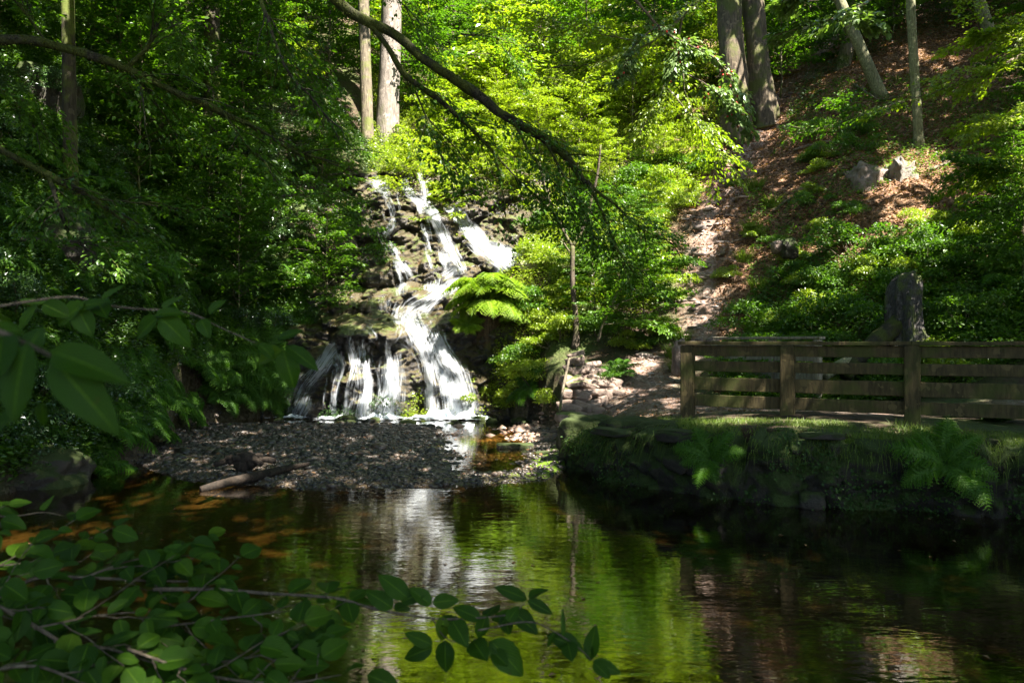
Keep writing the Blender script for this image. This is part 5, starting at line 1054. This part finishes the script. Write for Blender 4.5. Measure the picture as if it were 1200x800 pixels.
# ------------------------------------------------------------------ foreground beech branches, every leaf with its blade pleated along the veins
HL = hero_leaf_mat('near_beech_leaf', (.016, .055, .003), (.05, .125, .006))
def hero(specs, r):
    """specs: (base, tip, normal, width ratio) -> one mesh"""
    nu, nv = 15, 7; u = np.linspace(0, 1, nu); v = np.linspace(-1, 1, nv); Vs = []; Us = []
    wprof = np.sin(np.pi * u ** .82) ** .75 * (1 - .12 * u) + .012; wprof[-1] = .004; wprof[0] = .02
    for b, t, n_, wr in specs:
        D = t - b; L = np.linalg.norm(D); D = D / L; S = nrm(np.cross(n_, D)); Nn = np.cross(D, S); bend = r.uniform(.02, .42); fold = r.uniform(-.05, .5); tw = r.uniform(-.15, .15)
        ww = wprof * wr * .5 * (1 + .03 * np.sin(u * 2 * np.pi * 9)); X = u[:, None] + .06 * (v[None] ** 2) * (1 - u[:, None]) * 0
        Y_ = ww[:, None] * v[None]; Zz = -bend * u[:, None] ** 2 + fold * np.abs(Y_) + .013 * np.sin((u[:, None] - .55 * np.abs(v[None])) * 2 * np.pi * 9) * np.abs(v[None]) + .03 * np.sin(u[:, None] * 5 + b[0] * 9) * v[None]
        Vs.append((b + L * (X[..., None] * D + Y_[..., None] * (S + tw * Nn) + Zz[..., None] * Nn)).reshape(-1, 3)); Us.append(np.stack([np.repeat(u[:, None], nv, 1), np.repeat(v[None], nu, 0)], -1).reshape(-1, 2))
    n = len(specs); Fg = grid_faces(nu, nv); return mesh('foliage', np.concatenate(Vs), [np.concatenate([Fg + k * nu * nv for k in range(n)])], [HL], uv=np.concatenate(Us))
def fore(label, mains, ntw, seed, leaf=.062, explicit=(), twl=(.10, .22), region=None):
    r = np.random.default_rng(seed); base = W(*mains[0][0][:3]); o = thing('beech_branch', label, 'tree branch', base, None); wood = MB(); sp = []
    for pl, rad in mains:
        pass
    return o
def fore_branch(label, lines, seed, leaf=.060, twl=.16, dens=1.0, explicit=(), rng_t=(0, 1), nrmv=(0.0, -.45, .85)):
    r = np.random.default_rng(seed); base = W(*lines[0][0][:3]); o = thing('beech_branch', label, 'tree branch', base, None); wood = MB(); sp = []
    def leafat(p, d, L):
        nn = np.array(nrmv) + r.normal(0, .28, 3); d = nrm(d + np.array([0, 0, -.18])); d = nrm(d - nn / np.linalg.norm(nn) * (d @ nn / np.linalg.norm(nn)) * .75)
        b0 = p + d * .006; sp.append((b0 - base, b0 + d * L - base, nn, r.uniform(.66, .8)))
    for ln in lines:
        P = resample([[*W(a, b, c), d] for a, b, c, d in ln], .012); wood.add(*tube(P[:, :3] - base, P[:, 3], 6, .15, seed, freq=30)); Ls = np.linalg.norm(P[-1, :3] - P[0, :3]); n = max(2, int(Ls / .055 * dens))
        for q in range(n):
            i = int((q + r.uniform(.2, .8)) / n * (len(P) - 2)); d = nrm(P[i + 1, :3] - P[i, :3]); up = np.array(nrmv); s = nrm(np.cross(d, up)) * (1 if q % 2 else -1)
            if twl > 0 and r.random() < .62:
                l = twl * r.uniform(.5, 1.3); e = P[i, :3] + (d * .75 + s * r.uniform(.4, 1.0) + r.normal(0, .22, 3)) * l; t = np.linspace(0, 1, 6)[:, None]; T = P[i, :3] * (1 - t) + e * t; T[1:-1] += r.normal(0, .004, (4, 3))
                wood.add(*tube(T - base, np.linspace(.0016, .0008, 6), 5, cap=False)); m = max(3, int(l / .022))
                for k in range(m):
                    f = (k + .7) / m; p = P[i, :3] * (1 - f) + e * f; dd = nrm(e - P[i, :3]); s2 = nrm(np.cross(dd, up)) * (1 if k % 2 else -1); leafat(p, dd * .65 + s2 * .8 + r.normal(0, .15, 3), leaf * r.uniform(.45, 1.2))
                leafat(e, nrm(e - P[i, :3]), leaf * r.uniform(.75, 1.1))
            else: leafat(P[i, :3], d * .6 + s * .9, leaf * r.uniform(.7, 1.15))
        leafat(P[-1, :3], nrm(P[-1, :3] - P[-3, :3]), leaf * .8)
    for (bx, by, tx, ty, Y, dY, wr) in explicit:
        sp.append((W(bx, by, Y) - base, W(tx, ty, Y + dY) - base, np.array([r.normal(0, .15), -.75, .55]), wr))
    link('twig', wood.mesh('twig', [TWIG]), o); link('foliage', hero(sp, r), o); print('FORE', len(sp)); return o
fore_branch('dense leafy beech branch filling the bottom left corner over the pool', [
    [(-60, 712, 1.75, .006), (0, 698, 1.78, .005), (42, 677, 1.8, .0045), (90, 676, 1.82, .004), (180, 680, 1.85, .003), (233, 681, 1.86, .0015)],
    [(-40, 700, 1.6, .005), (0, 711, 1.6, .0045), (46, 736, 1.6, .004), (83, 757, 1.6, .0035), (125, 759, 1.6, .003), (204, 784, 1.6, .0015)],
    [(83, 757, 1.6, .003), (95, 780, 1.55, .003), (115, 810, 1.5, .002)], [(150, 760, 1.55, .003), (240, 790, 1.55, .003), (330, 800, 1.55, .002), (400, 790, 1.6, .001)],
    [(-40, 790, 1.5, .004), (40, 780, 1.5, .003), (110, 805, 1.5, .002)], [(100, 676, 1.82, .003), (160, 655, 1.9, .002), (230, 650, 1.95, .0015)], [(180, 735, 1.7, .003), (260, 725, 1.72, .002), (340, 715, 1.75, .0012)],
    [(-40, 655, 1.9, .003), (0, 662, 1.9, .0025), (60, 655, 1.95, .0015)], [(40, 736, 1.6, .003), (120, 720, 1.65, .002), (200, 715, 1.7, .001)], [(200, 784, 1.6, .002), (290, 770, 1.62, .002), (360, 755, 1.65, .001)]], 41, dens=1.55)
fore_branch('long beech twig stretching right over the bright reflections', [
    [(180, 690, 1.8, .0045), (250, 690, 1.8, .004), (317, 695, 1.8, .0036), (392, 700, 1.8, .0032), (437, 712, 1.8, .003), (507, 724, 1.8, .0024), (567, 723, 1.8, .002), (603, 717, 1.8, .0015), (617, 702, 1.8, .001)],
    ], 42, dens=.5, twl=.0, explicit=[
     (478, 700, 445, 672, 1.8, .0, .6), (470, 705, 500, 690, 1.8, .0, .6), (460, 712, 430, 690, 1.8, 0, .6), (505, 708, 480, 688, 1.8, 0, .62), (507, 706, 537, 700, 1.8, 0, .6), (520, 722, 517, 752, 1.8, -.01, .62), (507, 755, 475, 740, 1.8, 0, .55), (507, 758, 472, 770, 1.8, 0, .6), (522, 750, 520, 788, 1.8, -.02, .75), (430, 790, 470, 805, 1.8, 0, .6),
     (563, 725, 532, 709, 1.8, 0, .55), (570, 720, 560, 748, 1.8, 0, .6), (590, 718, 598, 745, 1.8, 0, .65), (600, 715, 632, 742, 1.8, 0, .6), (605, 720, 575, 722, 1.8, 0, .5), (618, 702, 582, 684, 1.8, 0, .45), (618, 703, 649, 718, 1.8, 0, .45), (575, 750, 616, 792, 1.8, -.01, .6), (572, 752, 598, 765, 1.8, 0, .5)])
fore_branch('outermost pair of beech twigs low over the bright reflections', [
    [(560, 738, 1.75, .002), (617, 728, 1.75, .0018), (647, 738, 1.75, .0016), (680, 760, 1.75, .0013), (693, 773, 1.75, .001)], [(507, 724, 1.8, .002), (520, 745, 1.8, .0015), (537, 752, 1.8, .0013), (560, 748, 1.8, .0012), (575, 760, 1.8, .001)]], 43, dens=.01, twl=0, explicit=[
     (678, 758, 642, 742, 1.75, 0, .55), (684, 765, 665, 738, 1.75, 0, .25), (690, 772, 698, 732, 1.75, 0, .5), (692, 774, 688, 745, 1.75, 0, .4), (695, 774, 730, 788, 1.75, 0, .45), (660, 745, 660, 715, 1.75, 0, .2), (650, 740, 640, 760, 1.75, 0, .3)])
fore_branch('beech branch with large blurred leaves close at the left edge', [[(-60, 372, .78, .003), (-10, 385, .78, .003), (30, 402, .78, .0026), (62, 418, .78, .002)]], 44, dens=.01, twl=0, explicit=[
     (32, 400, 6, 492, .76, -.02, .62), (60, 412, 144, 436, .74, -.01, .5), (60, 420, 130, 494, .74, -.02, .46), (34, 410, 44, 382, .78, .0, .9), (10, 398, -40, 470, .77, 0, .55), (-10, 385, 28, 388, .79, 0, .5), (18, 485, -30, 520, .8, 0, .5), (50, 470, 48, 500, .8, 0, .5), (0, 360, -30, 400, .8, 0, .6)])
fore_branch('beech twig with paired leaves in the shade at mid left', [[(-20, 362, 1.5, .003), (43, 352, 1.5, .003), (88, 348, 1.52, .0026), (123, 357, 1.54, .0024), (166, 362, 1.56, .0022), (220, 366, 1.58, .002), (255, 382, 1.6, .0015), (300, 402, 1.62, .001)]], 45, dens=.55, twl=0, leaf=.055, explicit=[
     (45, 356, 20, 385, 1.5, 0, .6), (50, 356, 85, 372, 1.5, 0, .6), (92, 362, 108, 394, 1.5, 0, .75), (100, 356, 62, 378, 1.5, 0, .6), (92, 360, 125, 352, 1.5, 0, .6), (185, 372, 155, 395, 1.55, 0, .7), (188, 372, 222, 402, 1.55, 0, .65), (182, 370, 212, 362, 1.55, 0, .6), (330, 410, 300, 425, 1.65, 0, .7), (332, 410, 345, 455, 1.65, 0, .6), (334, 405, 375, 430, 1.65, 0, .45), (325, 398, 355, 385, 1.65, 0, .4), (120, 350, 142, 332, 1.55, 0, .4), (245, 368, 262, 350, 1.6, 0, .5)])
fore_branch('short leafy beech twig at the left edge just above the waterline', [[(-40, 600, 2.1, .003), (10, 605, 2.1, .002), (50, 600, 2.12, .0015), (75, 604, 2.15, .001)]], 46, dens=.9, leaf=.06, twl=.1)

# ------------------------------------------------------------------ unseen crowns added overhead for shade, gaps cut where sun is wanted
def lit_map(px, py):
    D = np.full(px.shape, .02)
    def ell(cx_, cy_, rx, ry, v, ang=0):
        c, s = math.cos(ang), math.sin(ang); x, y = px - cx_, py - cy_; u = (x * c + y * s) / rx; w_ = (-x * s + y * c) / ry; m = u * u + w_ * w_ < 1; D[m] = v
    def poly(pts, v): D[inside(px, py, np.array(pts, float))] = v
    poly([(-60, -60), (330, -60), (400, 120), (400, 330), (-60, 330)], .14); poly([(280, -60), (480, -60), (440, 200), (330, 180)], .45)
    poly([(310, 240), (440, 230), (430, 400), (310, 400)], .5)
    poly([(395, -60), (840, -60), (850, 60), (845, 200), (800, 260), (830, 420), (795, 470), (640, 492), (590, 489), (430, 489), (420, 400), (440, 320), (410, 180)], 1.0)
    poly([(640, -60), (860, -60), (860, 200), (790, 220), (700, 200), (640, 60)], .8); poly([(690, 230), (800, 230), (815, 400), (700, 400)], .8)
    poly([(700, 400), (800, 400), (800, 480), (700, 490)], .7); poly([(325, 400), (430, 395), (430, 489), (325, 489)], .6)
    poly([(815, 230), (870, 230), (872, 400), (810, 400)], .7); poly([(900, -60), (1260, -60), (1260, 240), (1030, 170), (900, 280)], .03); poly([(850, 100), (990, 75), (960, 200), (850, 300)], .14)
    ell(900, 60, 25, 110, .6); ell(1110, 225, 95, 60, .95, .1); poly([(880, 290), (1000, 270), (1100, 260), (1190, 250), (1190, 330), (1000, 360), (880, 390)], .85)
    poly([(870, 300), (960, 300), (960, 395), (870, 395)], .8); ell(1080, 100, 16, 70, .3); ell(1170, 150, 50, 80, .4); ell(980, 45, 60, 40, .12)
    poly([(1000, 350), (1200, 340), (1200, 395), (1000, 395)], .06)
    ell(590, 508, 90, 12, .75); ell(450, 520, 60, 6, .4); ell(605, 530, 62, 24, .7); ell(360, 560, 150, 14, .18); ell(150, 600, 230, 36, .34); ell(400, 585, 150, 13, .35); D[(py > 640) & (px > 650)] = 0
    poly([(660, 545), (800, 500), (1330, 500), (1330, 640), (800, 600)], 0.0); ell(1010, 484, 190, 9, .5); ell(870, 494, 90, 7, .6); poly([(930, 396), (1110, 396), (1110, 440), (930, 440)], .75)
    return D
n_ = 95000
CXp = R.uniform(-24, 30, n_); CYp = R.uniform(-14, 40, n_); hz_ = height(np.clip(CXp, -27, 31), np.clip(CYp, -11, 55))
CZp = np.maximum(np.maximum(11.5, hz_ + 7.5), 3.4 + .50 * np.maximum(CYp, 0)) + R.uniform(0, 3.2, n_)
C3 = np.stack([CXp, CYp, CZp], 1); hit = C3.copy(); alive = np.ones(n_, bool)
for s_ in range(170):
    nx = hit - SUN * .25; h_ = height(nx[:, 0], nx[:, 1]); alive &= nx[:, 2] > np.maximum(h_, 0); hit = np.where(alive[:, None], nx, hit)
px, py = pix(hit); D = lit_map(px, py); D = np.where((hit[:, 1] < 4.5), 0, D); D = np.where((px < -120) | (px > 1330), .12, D)
nzv = fbm(np.c_[hit[:, 0] * 1.1 + hit[:, 2] * .6, hit[:, 1] * 1.1, hit[:, 2] * 1.1], 3, 123); rank = np.argsort(np.argsort(nzv)) / n_
keepc = rank > D; C3 = C3[keepc]; print('CANOPY', len(C3))  # clumps left out wherever sunlight should reach the ground
shade_trees = [('beech_tree', 'unseen beech added for shade behind the viewer on the near bank', (1.5, -3.5)), ('beech_tree', 'unseen beech added for shade on the right bank near the viewer', (9.5, 1.5)), ('beech_tree', 'unseen beech added for shade on the left bank', (-9, 3.5)), ('beech_tree', 'unseen beech added for shade right of the wooden fence', (12.5, 9.8)),
         ('beech_tree', 'unseen beech added for shade on the left slope', (-12, 14)), ('beech_tree', 'unseen beech added for shade on the right slope', (18, 16)), ('beech_tree', 'unseen beech added for shade far behind the viewer on the left', (-7, -9)), ('beech_tree', 'unseen beech added for shade far behind the viewer on the right', (9, -8))]  # trees out of view, added to carry the shading crowns
for nm, lb, (x, y) in shade_trees:
    z = float(height(x, y)) - .2; t = thing(nm, lb, 'tree', (x, y, z)); P = resample([[0, 0, 0], [.1, 0, 5], [-.1, .1, 12.5 - z]], .3)
    link('trunk', mesh('trunk', *tube(P, np.interp(P[:, 2], [0, 12], [.38, .22]), 16, .12, 3, flare=.4), [BARK_GREY]), t); CROWN_TREES.append([t, np.array([x, y, z]), P[-1] + [x, y, z], BARK_GREY])
tops = np.array([c_[2] for c_ in CROWN_TREES]); own = np.argmin(((C3[:, None, :2] - tops[None, :, :2]) ** 2).sum(2), 1)
for k, (t, b_, top, bm_) in enumerate(CROWN_TREES):
    c_ = C3[own == k]
    if len(c_) < 5: continue
    m = 11; P = np.repeat(c_, m, 0) + R.normal(0, .12, (len(c_) * m, 3)); V, Fs = leaves(P, R.normal(0, 1, P.shape) * [1, 1, .4], R.normal(0, .4, P.shape) + [0, 0, 1], .21 * R.uniform(.7, 1.2, len(P)), wr=.7)
    link('shade_crown', mesh('shade_crown', V - b_.astype(np.float32), Fs, [G_BEECH], smooth=False), t)  # leaf clumps above the view, shaped to cast the wanted shade
    wood = MB(); sel = c_[R.permutation(len(c_))[:26]]
    for e in sel:
        s0 = top - [0, 0, R.uniform(0, 3)]; md = (s0 + e) / 2 + [0, 0, .4]; Q = resample([s0, md, e], .6); wood.add(*tube(Q - b_, np.linspace(.07, .015, len(Q)), 5, .1, 2, cap=False))
    link('bough', wood.mesh('bough', [bm_]), t)

finish_labels()
# ------------------------------------------------------------------ light, air and camera
wd = bpy.data.worlds.new('World'); scene.world = wd; wd.use_nodes = True; nt = wd.node_tree; nt.nodes.clear(); n = N_(nt)
sky = nt.nodes.new('ShaderNodeTexSky'); sky.sky_type = 'NISHITA'; sky.sun_disc = False; sky.sun_elevation = math.asin(SUN[2]); sky.sun_rotation = math.atan2(SUN[0], SUN[1])
bg = n('ShaderNodeBackground', {'Color': sky.outputs[0], 'Strength': SKY}); o = nt.nodes.new('ShaderNodeOutputWorld'); nt.links.new(bg.outputs[0], o.inputs[0])
sl = bpy.data.lights.new('sun', 'SUN'); sl.energy = SUNE; sl.angle = math.radians(.53); sl.color = (1, .95, .86); so = bpy.data.objects.new('sun', sl); COL.objects.link(so)
from mathutils import Vector
so.rotation_euler = Vector(SUN).to_track_quat('Z', 'Y').to_euler(); so.location = (10, -10, 30)
cd = bpy.data.cameras.new('camera'); cd.lens = 28; cd.sensor_width = 36; cd.clip_end = 500; cd.clip_start = .05; cd.dof.use_dof = True; cd.dof.focus_distance = 14; cd.dof.aperture_fstop = 5.6
co = bpy.data.objects.new('camera', cd); COL.objects.link(co); co.location = CAM; co.rotation_euler = (math.radians(90), 0, 0); scene.camera = co
v = scene.view_settings; v.view_transform = 'Standard'; v.look = 'None'; v.exposure = EXPO; v.gamma = 1; v.use_curve_mapping = False
cy = scene.cycles; cy.max_bounces = 8; cy.diffuse_bounces = 4; cy.glossy_bounces = 3; cy.transmission_bounces = 4; cy.transparent_max_bounces = 16; cy.caustics_reflective = False; cy.caustics_refractive = False; cy.use_denoising = True; cy.use_adaptive_sampling = False; cy.sample_clamp_indirect = 6
